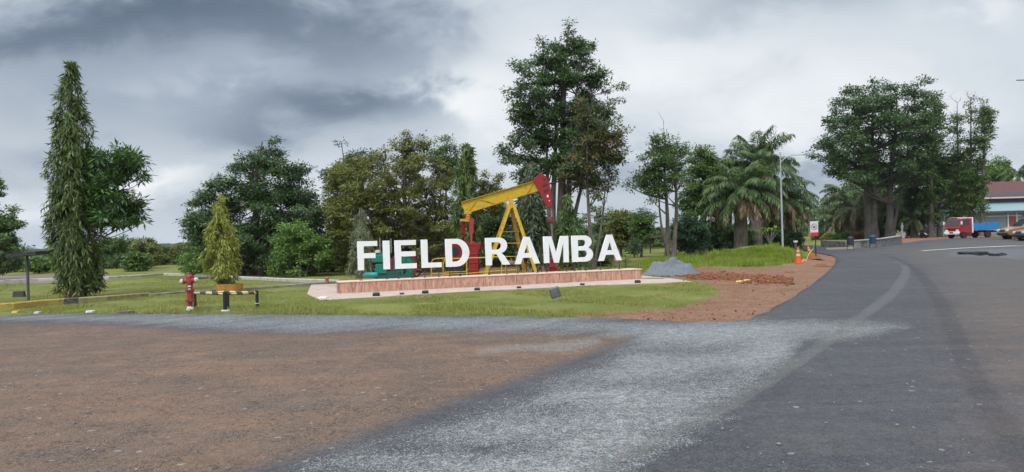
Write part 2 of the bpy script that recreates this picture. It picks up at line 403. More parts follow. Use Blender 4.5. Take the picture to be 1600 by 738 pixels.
def road_material():
    m, t, p = new_mat('pavement'); oc = t.node('ShaderNodeTexCoord').outputs['Object']
    big = t.noise(oc, .35, 5, .6, .4); mid = t.noise(oc, 1.6, 5, .6, .3); fine = t.noise(oc, 28, 3, .6); grit = t.noise(oc, 85, 2, .6)
    mp = t.node('ShaderNodeMapping'); mp.inputs['Rotation'].default_value = (0, 0, rad(-12)); mp.inputs['Scale'].default_value = (.22, 1.5, 1); t.l.new(oc, mp.inputs[0])
    streak = t.noise(mp.outputs[0], 1.3, 5, .62, .3)
    mq = t.node('ShaderNodeMapping', vector_type='TEXTURE'); mq.inputs['Rotation'].default_value = (0, 0, rad(50)); mq.inputs['Scale'].default_value = (3.2, .8, 1); t.l.new(oc, mq.inputs[0]); drift = t.noise(mq.outputs[0], 1., 6, .66, .5)
    v = t.vor(oc, 95); cell = t.node('ShaderNodeSeparateColor'); t.l.new(v.outputs['Color'], cell.inputs[0]); r1, r2, r3 = cell.outputs[:3]
    v2 = t.vor(oc, 26); c2 = t.node('ShaderNodeSeparateColor'); t.l.new(v2.outputs['Color'], c2.inputs[0])
    new = t.mix(r1, (.027, .027, .030), (.084, .084, .090)); new = t.mix(t.ramp(big, .35, .7), new, t.mix(r1, (.036, .036, .041), (.092, .091, .098)))
    old = t.mix(r1, (.060, .054, .052), (.118, .106, .101))
    c = t.mix(t.ramp(t.math('ADD', t.attr('old'), t.math('MULTIPLY', t.math('SUBTRACT', big, .5), 1.6)), .1, 1.25), new, old)
    c = t.mix(t.math('MULTIPLY', t.ramp(streak, .45, .72), .28), c, (.115, .105, .102))
    c = t.mix(t.math('MULTIPLY', t.ramp(t.noise(oc, .55, 6, .72, .8), .5, .68), .30), c, (.100, .092, .084))
    c = t.mix(t.math('MULTIPLY', t.ramp(t.noise(oc, 3.2, 5, .7, .3), .48, .7), .28), c, (.030, .030, .035))
    # reddish dust
    rustf = t.math('MULTIPLY', t.attr('rust'), t.ramp(t.math('ADD', t.math('MULTIPLY', mid, .5), t.math('MULTIPLY', streak, .5)), .38, .62))
    c = t.mix(t.math('MULTIPLY', rustf, .65), c, t.mix(grit, (.10, .07, .055), (.155, .108, .083)))
    d = t.math('ADD', t.attr('dust'), t.math('MULTIPLY', t.math('SUBTRACT', mid, .5), .45))
    d = t.math('ADD', d, t.math('MULTIPLY', t.math('SUBTRACT', fine, .5), .5))
    d = t.ramp(d, .25, .8)
    dcol = t.mix(t.ramp(big, .36, .66), (.128, .086, .060), (.195, .112, .070)); dcol = t.mix(t.ramp(streak, .4, .75), dcol, (.112, .086, .070))
    dcol = t.mix(t.math('MULTIPLY', t.ramp(t.noise(oc, .8, 4, .6, .6), .55, .72), .45), dcol, (.21, .115, .070))
    # dark coarse stones through the dust
    speck = t.math('LESS_THAN', r2, t.math('MULTIPLY', t.ramp(mid, .25, .65), .34))
    dcol = t.mix(t.math('MULTIPLY', speck, .72), dcol, (.030, .025, .023))
    dcol = t.mix(t.math('MULTIPLY', t.math('LESS_THAN', c2.outputs[1], t.math('MULTIPLY', t.ramp(mid, .4, .7), .16)), .6), dcol, (.04, .033, .03))
    dcol = t.mix(t.math('MULTIPLY', t.math('LESS_THAN', r3, .05), .5), dcol, (.24, .20, .175))
    c = t.mix(t.math('MULTIPLY', d, .93), c, dcol)
    # pale stone chippings, each stone its own tone
    cd = t.math('ADD', t.attr('chip'), t.math('MULTIPLY', t.math('SUBTRACT', big, .5), .5)); cd = t.math('ADD', cd, t.math('MULTIPLY', t.math('SUBTRACT', drift, .5), 1.5))
    cd = t.math('ADD', cd, t.math('MULTIPLY', t.math('SUBTRACT', mid, .5), .3)); cd = t.math('MULTIPLY', cd, t.ramp(t.attr('chip'), .02, .25))
    has = t.math('LESS_THAN', r2, t.math('MULTIPLY', cd, .92))
    ccol = t.mix(r1, (.09, .094, .093), (.29, .297, .287))
    c = t.mix(t.math('MULTIPLY', t.ramp(cd, .1, .9), .42), c, t.mix(grit, (.080, .085, .087), (.145, .152, .152)))
    c = t.mix(t.math('MULTIPLY', has, .85), c, ccol)
    stray = t.math('LESS_THAN', c2.outputs[0], .003)
    c = t.mix(t.math('MULTIPLY', stray, .7), c, (.26, .23, .21))
    c = t.mix(t.math('MULTIPLY', t.attr('wet'), .55), c, t.mix(mid, (.065, .07, .085), (.13, .14, .16)))
    coarse = t.math('ADD', t.math('MULTIPLY', t.noise(oc, 17, 4, .8), .6), t.math('MULTIPLY', t.noise(oc, 5.5, 4, .75), .4))
    amp = t.math('ADD', .42, t.math('MULTIPLY', t.attr('chip'), .55)); g_ = t.math('ADD', 1., t.math('MULTIPLY', t.math('SUBTRACT', t.ramp(coarse, .32, .68), .5), amp)); gc_ = t.node('ShaderNodeCombineXYZ')
    for i in range(3): t.l.new(g_, gc_.inputs[i])
    c = t.mix(1., c, gc_.outputs[0], 'MULTIPLY')
    t.put(p.inputs['Base Color'], c)
    t.put(p.inputs['Roughness'], t.math('SUBTRACT', .86, t.math('MULTIPLY', t.attr('wet'), .25))); p.inputs['Specular IOR Level'].default_value = .22
    b = t.node('ShaderNodeBump'); b.inputs['Strength'].default_value = .65; b.inputs['Distance'].default_value = .008
    hh = t.math('ADD', t.math('MULTIPLY', v.outputs['Distance'], -1.2), t.math('MULTIPLY', fine, .6)); t.l.new(hh, b.inputs['Height']); t.l.new(b.outputs[0], p.inputs['Normal'])
    return m
gx, gy = np.meshgrid(np.arange(-520, 2130, 7.), np.concatenate([np.arange(366, 420, 2.), np.arange(420, 560, 3.), np.arange(560, 800, 6.)]))
gx = gx.ravel() + rng.uniform(-2, 2, gx.size); gy = gy.ravel() + rng.uniform(-.8, .8, gy.size)
ok = gy > CY - (gx - CX) * .028 + 6; gx = gx[ok]; gy = gy[ok]
wx, wy, _ = Gv(gx, gy); ok = wy < 160
cx_, cy_ = np.meshgrid(np.arange(-40, 60, 2.), np.arange(-10, 5, 1.5))
wx = np.concatenate([wx[ok], cx_.ravel()]); wy = np.concatenate([wy[ok], cy_.ravel()])
road = cdt_sheet('road', road_poly, wx, wy, road_material(), .012, road_attrs, skirt=.08); tag(road, kind='structure')

# ---- the ground sheet
DIRT = [[(1180, 500), (1130, 506), (1040, 506), (900, 499), (880, 494), (960, 489), (1040, 484), (1095, 472), (1128, 458), (1110, 446), (1085, 438), (1050, 436), (1010, 434), (1004, 431), (1080, 424), (1100, 412), (1122, 405), (1130, 407),
         (1108, 417), (1140, 418.5), (1200, 416), (1245, 412), (1262, 402), (1275, 396), (1300, 398), (1312, 408), (1302, 424), (1280, 444), (1245, 468), (1205, 490)],
        [(-700, 433), (0, 431.5), (105, 431), (172, 430), (172, 440), (105, 441), (0, 445), (-700, 470)],
        [(760, 408), (960, 404), (970, 413), (800, 430), (560, 437), (560, 430)], [(1395, 384), (1395, 366), (1441, 366), (1560, 362), (1700, 358), (1700, 366), (1560, 371)]]
BARE = [(250, 488, 60, 3), (700, 493, 200, 2.5), (440, 487, 60, 3), (1000, 476, 60, 4), (60, 428, 60, 4), (930, 488, 90, 4), (200, 452, 60, 3), (380, 484, 50, 3), (130, 475, 90, 4)]
def ground_attrs(V):
    y = np.maximum(V[:, 1], 1.); z = V[:, 2] - EYE
    px = np.clip(CX + F * (V[:, 0] * cr - z * sr) / y, -5000, 7000); py = np.clip(CY - F * (V[:, 0] * sr + z * cr) / y, 300, 3000)
    dirt = np.zeros(len(V))
    for q in DIRT: dirt = np.maximum(dirt, bay(px, py, q, 20 if q is DIRT[0] else 7))
    for cx, cy, rx, ry in BARE: dirt = np.maximum(dirt, .48 * np.exp(-((px - cx) / rx) ** 2 - ((py - cy) / ry) ** 2))
    plot = bay(px, py, DIRT[1], 5)
    far = sstep(170, 260, np.hypot(V[:, 0], V[:, 1]))
    return {'dirt': ('POINT', dirt), 'plum': ('POINT', plot), 'far': ('POINT', far)}
def ground_material():
    m, t, p = new_mat('ground'); oc = t.node('ShaderNodeTexCoord').outputs['Object']
    big = t.noise(oc, .22, 5, .6, .4); mid = t.noise(oc, 1.4, 5, .65); fine = t.noise(oc, 14, 4, .65); grit = t.noise(oc, 60, 3, .6)
    g = t.mix(t.ramp(big, .35, .65), (.115, .135, .030), (.185, .185, .052)); g = t.mix(t.ramp(fine, .3, .7), t.mix(.45, g, (.06, .08, .018)), g)
    g = t.mix(t.math('MULTIPLY', t.ramp(mid, .52, .72), .65), g, (.24, .185, .095))
    v = t.vor(oc, 45); cs = t.node('ShaderNodeSeparateColor'); t.l.new(v.outputs['Color'], cs.inputs[0])
    d = t.mix(t.ramp(mid, .3, .7), (.155, .068, .033), (.22, .115, .066)); d = t.mix(t.ramp(big, .4, .65), d, (.21, .12, .08))
    d = t.mix(t.math('MULTIPLY', t.math('LESS_THAN', cs.outputs[0], .30), .55), d, (.085, .05, .036))
    d = t.mix(t.math('MULTIPLY', t.math('LESS_THAN', cs.outputs[1], .22), .5), d, (.32, .235, .19))
    d = t.mix(t.math('MULTIPLY', t.ramp(t.noise(oc, 5., 5, .7, .5), .54, .62), .6), d, (.11, .055, .033)); d = t.mix(t.attr('plum'), d, t.mix(fine, (.15, .12, .115), (.22, .18, .17)))
    k = t.math('ADD', t.attr('dirt'), t.math('ADD', t.math('MULTIPLY', t.math('SUBTRACT', fine, .5), .8), t.math('MULTIPLY', t.math('SUBTRACT', mid, .5), .5)))
    c = t.mix(t.ramp(k, .35, .62), g, d)
    w = t.mix(t.noise(oc, .05, 6, .7), (.018, .034, .014), (.060, .085, .034))
    c = t.mix(t.attr('far'), c, w)
    t.put(p.inputs['Base Color'], c); p.inputs['Roughness'].default_value = .95; p.inputs['Specular IOR Level'].default_value = .1
    b = t.node('ShaderNodeBump'); b.inputs['Strength'].default_value = .8; b.inputs['Distance'].default_value = .03
    t.l.new(t.math('ADD', fine, t.math('MULTIPLY', grit, .4)), b.inputs['Height']); t.l.new(b.outputs[0], p.inputs['Normal']); return m
rowsD = np.concatenate([[-3000, -800, -200, -60, -20, -6, 0, 3, 6, 9], np.geomspace(11, 70, 200), np.geomspace(71, 620, 120)[1:], np.geomspace(640, 4000, 24)])
us = np.sinh(np.linspace(-1.9, 1.9, 561)) / 3.27 * 2.4
DD, UU = np.meshgrid(rowsD, us, indexing='ij'); XX = UU * (np.abs(DD) + 6); YY = DD
ZZ = hgt(XX, YY) - .035
inroad = inpoly(XX.ravel(), YY.ravel(), road_poly).reshape(XX.shape)
near = np.hypot(XX, YY) < 200
def wob(x, y): return .014 * np.sin(x * 1.3 + y * .7) + .012 * np.sin(x * .5 - y * 1.9 + 2) + .012 * np.sin(x * 3.1 + y * 2.3) * np.sin(y * 1.1)
soft = sstep(0, 1.2, -sdist(XX.ravel(), YY.ravel(), road_poly).reshape(XX.shape))
ZZ = np.where(near & ~inroad, ZZ + .035 * soft + wob(XX, YY) * soft, ZZ - np.where(near, .0, 0))
ZZ = np.where(inroad, ZZ - .05, ZZ)
# woods on the far slopes: lumpy crowns
far = sstep(190, 260, np.hypot(XX, YY))
ZZ = ZZ + far * (1.4 * np.abs(np.sin(XX * .23 + 1.1 * np.sin(YY * .11))) * np.abs(np.sin(YY * .19 + XX * .05)) + rng.uniform(0, 1.3, XX.shape))
nr, nc = XX.shape; ii = np.arange(nr * nc).reshape(nr, nc)
quads = np.stack([ii[:-1, :-1], ii[:-1, 1:], ii[1:, 1:], ii[1:, :-1]], -1).reshape(-1, 4)
GV = np.stack([XX.ravel(), YY.ravel(), ZZ.ravel()], 1)
GROUND = np_mesh('ground', GV, 4, quads.ravel(), ground_material(), None, ground_attrs(GV), smooth=True); tag(GROUND, kind='structure')

# ---- ribbons lying on the road: overlay seam, worn line, joints
def ribbon(name, pix, widths, mat, zoff):
    n = len(pix); ctr = []
    fine = []
    for i in range(n - 1):
        for k in range(12):
            f = k / 12; a, b = pix[i], pix[i + 1]
            p0 = pix[max(i - 1, 0)]; p3 = pix[min(i + 2, n - 1)]
            def cat(q): return .5 * ((2 * a[q]) + (-p0[q] + b[q]) * f + (2 * p0[q] - 5 * a[q] + 4 * b[q] - p3[q]) * f * f + (-p0[q] + 3 * a[q] - 3 * b[q] + p3[q]) * f ** 3)
            fine.append((cat(0), cat(1), widths[i] * (1 - f) + widths[i + 1] * f))
    fine.append((*pix[-1], widths[-1]))
    x, y, z = Gv([q[0] for q in fine], [q[1] for q in fine]); V = []; A = []; Fc = []
    for i in range(len(x)):
        j0 = max(i - 1, 0); j1 = min(i + 1, len(x) - 1); d = Vector((x[j1] - x[j0], y[j1] - y[j0])).normalized(); nn = Vector((-d.y, d.x)); w = fine[i][2] / 2
        e = min(i, len(x) - 1 - i) / 6
        for k, s_ in enumerate((-1, -.4, .4, 1)):
            q = (x[i] + nn.x * w * s_, y[i] + nn.y * w * s_); V.append((q[0], q[1], H0(*q) + zoff)); A.append((0, 1, 1, 0)[k] * min(1, e))
    for i in range(len(x) - 1):
        for k in range(3): Fc += [i * 4 + k, i * 4 + k + 1, (i + 1) * 4 + k + 1, (i + 1) * 4 + k]
    o = np_mesh(name, np.array(V), 4, np.array(Fc), mat, None, {'edge': ('POINT', np.array(A))}); return tag(o, kind='structure')
def ribbon_mat(name, a, b, amount):
    m, t, p = new_mat(name); oc = t.node('ShaderNodeTexCoord').outputs['Object']
    v = t.vor(oc, 95); cs = t.node('ShaderNodeSeparateColor'); t.l.new(v.outputs['Color'], cs.inputs[0])
    t.put(p.inputs['Base Color'], t.mix(cs.outputs[0], a, b)); p.inputs['Roughness'].default_value = .85
    f = t.math('ADD', t.attr('edge'), t.math('MULTIPLY', t.math('SUBTRACT', t.noise(oc, 1.6, 6, .75), .5), 2.2))
    keep = t.math('MULTIPLY', t.math('MULTIPLY', t.ramp(f, .1, 1.25), amount), t.ramp(cs.outputs[1], -.6, .9))
    tr = t.node('ShaderNodeBsdfTransparent'); mx = t.node('ShaderNodeMixShader'); t.l.new(keep, mx.inputs[0]); t.l.new(tr.outputs[0], mx.inputs[1]); t.l.new(p.outputs[0], mx.inputs[2])
    t.l.new(mx.outputs[0], t.n['Material Output'].inputs[0]); return m
pale = ribbon_mat('pale_seam', (.12, .116, .108), (.25, .245, .23), .42)
tar = ribbon_mat('dark_seam', (.024, .024, .028), (.055, .054, .058), .22)
ribbon('road_seam', [(1405, 411), (1415, 420), (1412, 434), (1398, 455), (1372, 478), (1330, 508), (1285, 541), (1215, 590), (1140, 637), (1080, 668), (1010, 700), (930, 740), (800, 800)], [.3, .45, .5, .5, .42, .36, .34, .30, .27, .27, .25, .25, .25], pale, .018)
ribbon('road_joint', [(1372, 396), (1392, 402), (1418, 413), (1436, 428), (1462, 462), (1482, 500), (1500, 545), (1530, 610), (1580, 690), (1640, 780)], [.15, .3, .4, .45, .5, .45, .4, .35, .35, .35], tar, .022)
ribbon('painted_line', [(1432, 393.4), (1460, 391.2), (1500, 388.6), (1550, 386.2), (1610, 384)], [.5, .6, .7, .8, .9], ribbon_mat('worn_line', (.42, .43, .43), (.60, .61, .61), 1.3), .026)
ribbon('pale_track', [(1500, 394), (1560, 402), (1610, 409)], [.8, 1., 1.], pale, .03)
ribbon('edge_band', [(1180, 497), (1210, 483), (1250, 459), (1283, 436), (1300, 420), (1309, 408), (1304, 401), (1280, 397)], [.1, .12, .14, .18, .22, .3, .4, .5], tar, .02)
# ------------------------------------------------------------------ objects
white = M('white_paint', (.66, .66, .65), .5, .06, 3, dirt=(.50, .48, .45), dirtamt=.35)
dark_iron = M('dark_iron', (.03, .03, .032), .5, .3)
yellow = M('yellow_paint', (.43, .285, .012), .5, .14, 4, dirt=(.20, .12, .03), dirtamt=.45)
ochre = M('ochre_paint', (.42, .22, .03), .55, .2, 4, dirt=(.16, .08, .03), dirtamt=.5)
red = M('red_paint', (.21, .013, .014), .5, .16, 4, dirt=(.13, .03, .025), dirtamt=.4)
dark_red = M('dark_red_paint', (.13, .010, .012), .55, .2, 4, dirt=(.08, .02, .02), dirtamt=.5)
green = M('green_paint', (.008, .13, .085), .45, .2, 5, dirt=(.02, .08, .06), dirtamt=.4)
teal = M('teal_paint', (.010, .20, .18), .4, .15, 5, dirt=(.03, .10, .09), dirtamt=.3)
steel = M('steel', (.30, .30, .30), .4, .2, 6, metal=.6)
black = M('black_paint', (.018, .018, .02), .5, .3)
concrete = M('concrete', (.36, .335, .30), .9, .2, 2.5, dirt=(.16, .14, .11), dirtamt=.5, bump=.4)
mossy = M('mossy_concrete', (.26, .235, .19), .9, .25, 2, dirt=(.09, .10, .04), dirtamt=.7, bump=.5)
# --- plinth of the sign
A0 = G(530, 460); A1 = G(1003, 437)
ev = (A1 - A0); ev.z = 0; WL = ev.length; ev.normalize(); nv = Vector((-ev.y, ev.x, 0))     # nv points away from the camera
def stone_clad():
    m, t, p = new_mat('ribbed_stone_cladding'); oc = t.node('ShaderNodeTexCoord').outputs['Object']
    sx = t.vmath('DOT_PRODUCT', oc, tuple(ev)); sep = t.node('ShaderNodeSeparateXYZ'); t.l.new(oc, sep.inputs[0]); z = sep.outputs[2]
    cv = t.node('ShaderNodeCombineXYZ'); t.l.new(t.math('MULTIPLY', sx, 9.), cv.inputs[0]); t.l.new(t.math('MULTIPLY', z, 1.6), cv.inputs[2])
    ribs = t.noise(cv.outputs[0], 1.6, 4, .7, .7)
    panel = t.math('FLOOR', t.math('DIVIDE', sx, .41)); wn = t.node('ShaderNodeTexWhiteNoise', noise_dimensions='1D'); t.l.new(panel, wn.inputs['W'])
    fr = t.math('FRACT', t.math('DIVIDE', sx, .41)); joint = t.math('LESS_THAN', fr, .035)
    c = t.mix(t.ramp(ribs, .33, .66), (.26, .125, .085), (.53, .31, .22)); c = t.mix(t.math('MULTIPLY', wn.outputs[0], .35), c, (.40, .19, .13))
    c = t.mix(t.math('MULTIPLY', joint, .7), c, (.12, .07, .05))
    c = t.mix(t.ramp(t.noise(oc, 1.4, 5, .7), .60, .80), c, (.30, .22, .16))
    t.put(p.inputs['Base Color'], c); p.inputs['Roughness'].default_value = .85
    b = t.node('ShaderNodeBump'); b.inputs['Strength'].default_value = .8; b.inputs['Distance'].default_value = .02
    t.l.new(t.math('SUBTRACT', ribs, joint), b.inputs['Height']); t.l.new(b.outputs[0], p.inputs['Normal']); return m
PW = .82; PH = .40
pt = thing('sign_plinth', A0, 'long low plinth clad in ribbed pinkish stone under the white sign letters', 'plinth')
mb = MB(); mb.prism([A0, A1, A1 + nv * PW, A0 + nv * PW], (0, 0, PH - .03)); mb.build('cladding', stone_clad(), pt)
mb = MB(); q = .02; mb.prism([A0 - ev * q - nv * q + Vector((0, 0, PH - .03)), A1 + ev * q - nv * q + Vector((0, 0, PH - .03)), A1 + ev * q + nv * (PW + q) + Vector((0, 0, PH - .03)), A0 - ev * q + nv * (PW + q) + Vector((0, 0, PH - .03))], (0, 0, .035))
mb.build('coping', M('coping_stone', (.58, .40, .31), .8, .12, 3, dirt=(.30, .22, .17), dirtamt=.3), pt, bevel=.008)
# --- pale slab round it
slab_px = [(480, 460.5), (500, 470.5), (560, 467), (745, 456), (930, 447), (1082, 441.3), (1060, 437.6), (1006, 432)]
sp = [G(*q_) for q_ in slab_px]; sp = [sp[0]] + sp[1:] + [A1 + nv * 3.6 + ev * .3, A0 + nv * 6.5 - ev * .5]
mb = MB(); mb.prism([v - Vector((0, 0, .1)) for v in sp], (0, 0, .125))
tag(mb.build('slab', M('pale_slab', (.40, .315, .265), .9, .12, 1.5, dirt=(.26, .19, .15), dirtamt=.5, bump=.2), org=A0), 'pale pinkish concrete pad lying on the grass under the sign plinth', 'concrete pad')
# --- letters
def arc(cx, cy, rx, ry, a0, a1, n=14): return [(cx + rx * math.cos(rad(a0 + (a1 - a0) * i / n)), cy + ry * math.sin(rad(a0 + (a1 - a0) * i / n))) for i in range(n + 1)]
SW = .215; AR = .17
def letter_shape(ch):
    """outlines in a 1 high box; returns width and loops"""
    if ch == 'F': return .70, [[(0, 0), (SW, 0), (SW, .41), (.63, .41), (.63, .58), (SW, .58), (SW, .83), (.70, .83), (.70, 1), (0, 1)]]
    if ch == 'I': return .225, [[(0, 0), (.225, 0), (.225, 1), (0, 1)]]
    if ch == 'E': return .75, [[(0, 0), (.75, 0), (.75, .17), (SW, .17), (SW, .43), (.72, .43), (.72, .60), (SW, .60), (SW, .83), (.74, .83), (.74, 1), (0, 1)]]
    if ch == 'L': return .69, [[(0, 0), (.69, 0), (.69, .17), (SW, .17), (SW, 1), (0, 1)]]
    if ch == 'D': return .80, [[(0, 0)] + [(.33, 0)] + arc(.36, .5, .44, .5, -80, 80, 22) + [(.33, 1), (0, 1)], [(SW, .17), (SW, .83)] + arc(.33, .5, .25, .33, 80, -80, 18)]
    if ch == 'R':
        out = [(0, 0), (SW, 0), (SW, .41), (.30, .41), (.40, .38), (.60, 0), (.86, 0), (.66, .33), (.55, .44)] + arc(.50, .715, .27, .285, -62, 80, 14) + [(.50, 1), (0, 1)]
        return .86, [out, [(SW, .56), (SW, .84), (.42, .84)] + arc(.43, .70, .13, .14, 80, -80, 10) + [(.42, .56)]]
    if ch == 'A': return .95, [[(0, 0), (.225, 0), (.31, .23), (.65, .23), (.735, 0), (.95, 0), (.585, 1), (.365, 1)], [(.365, .40), (.478, .74), (.595, .40)]]
    if ch == 'M': return .90, [[(0, 0), (.19, 0), (.19, .77), (.365, 0), (.535, 0), (.71, .77), (.71, 0), (.90, 0), (.90, 1), (.615, 1), (.45, .34), (.285, 1), (0, 1)]]
    if ch == 'B':
        out = [(0, 0), (.45, 0)] + arc(.47, .275, .27, .275, -80, 62, 12) + [(.58, .53)] + arc(.43, .755, .27, .245, -50, 80, 12) + [(.42, 1), (0, 1)]
        return .74, [out, [(SW, .16), (SW, .43), (.42, .43)] + arc(.43, .295, .105, .135, 80, -80, 8) + [(.42, .16)], [(SW, .59), (SW, .84), (.40, .84)] + arc(.40, .715, .085, .125, 80, -80, 8) + [(.40, .59)]]
LH = .965; LZ = .745
lp0 = A0 + nv * .36
def s_at(px, z):
    # distance along the letter line at which photo column px is met at height z
    zz = z - EYE; u = (px - CX) / F
    # x*cr - zz*sr = u*y
    return (u * lp0.y - lp0.x * cr + zz * sr) / (ev.x * cr - u * ev.y)
LET = [('F', 559, 590), ('I', 599, 609.3), ('E', 617.3, 651), ('L', 658.7, 690), ('D', 696.7, 733.6), ('R', 759.2, 797), ('A', 804.3, 843.4), ('M', 850.2, 889), ('B', 894.2, 927), ('A', 934.9, 971.6)]
LLAB = {0: 'white letter F, first of the sign, standing on black rods', 1: 'white letter I, a single upright bar between the F and the E', 2: 'white letter E in front of the red and green flywheel',
        3: 'white letter L between the E and the D', 4: 'white letter D in front of the dark red gearbox', 5: 'white letter R, beginning the second word of the sign',
        6: 'white letter A between the R and the M', 7: 'white letter M in front of the red wellhead', 8: 'white letter B between the M and the last A', 9: 'white letter A, last of the sign, at the right end of the plinth'}
side_mat = M('letter_side', (.50, .50, .50), .5, .1)
for i, (ch, xa, xb) in enumerate(LET):
    w0, loops = letter_shape(ch); s0 = s_at(xa, LZ + LH / 2); s1 = s_at(xb, LZ + LH / 2); W = s1 - s0
    org = lp0 + ev * s0; base = Vector((org.x, org.y, PH + .005))
    t_ = thing('sign_letter', base, LLAB[i], 'sign letter', 'letters of the white sign on the plinth')
    cu = bpy.data.curves.new('lt', 'CURVE'); cu.dimensions = '2D'; cu.fill_mode = 'BOTH'; cu.extrude = .025; cu.bevel_depth = .004; cu.bevel_resolution = 1
    for lp in loops:
        spn = cu.splines.new('POLY'); spn.points.add(len(lp) - 1); spn.use_cyclic_u = True
        for pnt, (a, b) in zip(spn.points, lp): pnt.co = (a / w0 * W, b * LH, 0, 1)
    tmp = bpy.data.objects.new('tmp', cu); COL.objects.link(tmp)
    me = bpy.data.meshes.new_from_object(tmp); bpy.data.objects.remove(tmp); bpy.data.curves.remove(cu)
    R = Matrix((ev, Vector((0, 0, 1)), -nv)).transposed().to_4x4()
    me.transform(Matrix.Translation(Vector((0, 0, LZ - base.z)) + nv * .06) @ R); me.name = 'letter_face'
    me.materials.clear(); link_mesh('letter_face', me, white, t_)
    rods = {'I': [.5], 'F': [.15], 'E': [.15, .8], 'L': [.15, .85], 'D': [.15, .6], 'R': [.13, .85], 'A': [.1, .9], 'M': [.1, .9], 'B': [.12, .65]}[ch]
    for f in rods:
        pp = base + ev * (W * f) + nv * .06
        r_ = MB(); r_.tube([pp, pp + Vector((0, 0, LZ - PH + .08))], .013, 6); r_.box(pp + Vector((0, 0, .006)), (.09, .09, .012)); r_.build('rod', dark_iron, t_)
# --- small ground spotlights along the slab edge
def spot(px, py, lab, sc=1.):
    b = G(px, py); t_ = thing('ground_spotlight', b, lab, 'spotlight', 'small black spotlights along the slab edge')
    mb = MB(); mb.box(b + Vector((0, 0, .055 * sc)), (.16 * sc, .10 * sc, .085 * sc), Matrix.Rotation(.5, 3, 'X')); mb.build('lamp_housing', black, t_, bevel=.01)
    mb = MB(); mb.bar(b + Vector((-.09 * sc, 0, 0)), b + Vector((-.09 * sc, 0, .09)), .012); mb.bar(b + Vector((.09 * sc, 0, 0)), b + Vector((.09 * sc, 0, .09)), .012); mb.bar(b + Vector((-.09 * sc, 0, .006)), b + Vector((.09 * sc, 0, .006)), .012)
    mb.build('bracket', black, t_)
for px, py, lab, sc in [(588, 464, 'largest small black spotlight on the slab edge, below the letter F', 1.2), (628, 461.5, 'tiny black spotlight on the slab edge below the letter E', .7), (664.6, 460, 'black spotlight on the slab edge below the letter L', 1.1), (745.7, 455, 'black spotlight on the slab edge between the D and the R', 1.),
                        (811, 451.8, 'small black spotlight on the slab edge below the second word\'s first A', .8), (910, 447, 'small black spotlight on the slab edge below the letter B', .8), (996.5, 443.4, 'black spotlight by the right end of the plinth', 1.1)]: spot(px, py, lab, sc)
# --- floodlight on stakes
fb = G(873, 472); fl = thing('floodlight', fb, 'tilted grey floodlight on short stakes in the grass in front of the plinth', 'floodlight')
hc = P(867, 457, fb.y); Rf = (Matrix.Rotation(rad(-16), 3, 'Y') @ Matrix.Rotation(rad(25), 3, 'X'))
mb = MB(); mb.box(hc, (.25, .09, .27), Rf); [mb.box(hc + Rf @ Vector((0, .06, -.1 + k * .04)), (.22, .05, .01), Rf) for k in range(6)]
h_ = mb.build('lamp_housing', M('flood_grey', (.10, .105, .11), .5, .3), fl, bevel=.012)
mb = MB(); mb.box(hc + Rf @ Vector((0, -.05, 0)), (.21, .012, .22), Rf); [mb.box(hc + Rf @ Vector((-.075 + .05 * a, -.058, -.08 + .04 * b)), (.03, .006, .025), Rf) for a in range(4) for b in range(5)]
mb.build('lens', M('lens_grey', (.20, .21, .22), .25, .3), h_)
mb = MB(); mb.tube([hc + Rf @ Vector((-.05, 0, -.13)), fb + Vector((0, 0, -.05))], .012, 6); mb.tube([hc + Rf @ Vector((.05, 0, -.13)), fb + Vector((.13, .05, -.05))], .012, 6); mb.bar(hc + Rf @ Vector((-.13, 0, -.14)), hc + Rf @ Vector((.13, 0, -.14)), .03, .012)
mb.build('stake', steel, fl)

# --- pumpjack
DP = 30.
pb = B(800, DP); pj = thing('pumpjack', pb, 'yellow and red oil pumpjack standing behind the white sign letters', 'pumpjack')
def Q(px, py, dy=0.): v = P(px, py, DP); return Vector((v.x, v.y + dy, v.z))
# walking beam, an I beam with stiffeners
bt0, bt1, bb1, bb0 = Q(721, 317), Q(836, 283), Q(842, 297.5), Q(727.5, 333.5)
mb = MB(); mb.prism([bt0 + Vector((0, -.015, 0)), bt1 + Vector((0, -.015, 0)), bb1 + Vector((0, -.015, 0)), bb0 + Vector((0, -.015, 0))], (0, .03, 0))
for f in (.02, .2, .38, .56, .74, .80, .97):
    a = bt0.lerp(bt1, f); b = bb0.lerp(bb1, f); mb.bar(a.lerp(b, .03), a.lerp(b, .97), .022, .15)
for f, g, s_ in ((.22, .04, 0), (.22, .40, 1), (.98, .84, 0)):
    mb.bar(bt0.lerp(bt1, f) + Vector((0, -.04, -.02)), bb0.lerp(bb1, g) + Vector((0, -.04, .03)), .03, .03)
beam = mb.build('walking_beam', yellow, pj)
mb = MB(); mb.bar(bt0 + Vector((-.02, 0, .012)), bt1 + Vector((0, 0, .012)), .2, .025); mb.build('top_flange', ochre, beam)
mb = MB(); mb.bar(bb0 + Vector((0, 0, -.012)), bb1 + Vector((0, 0, -.012)), .2, .025); mb.build('bottom_flange', ochre, beam)
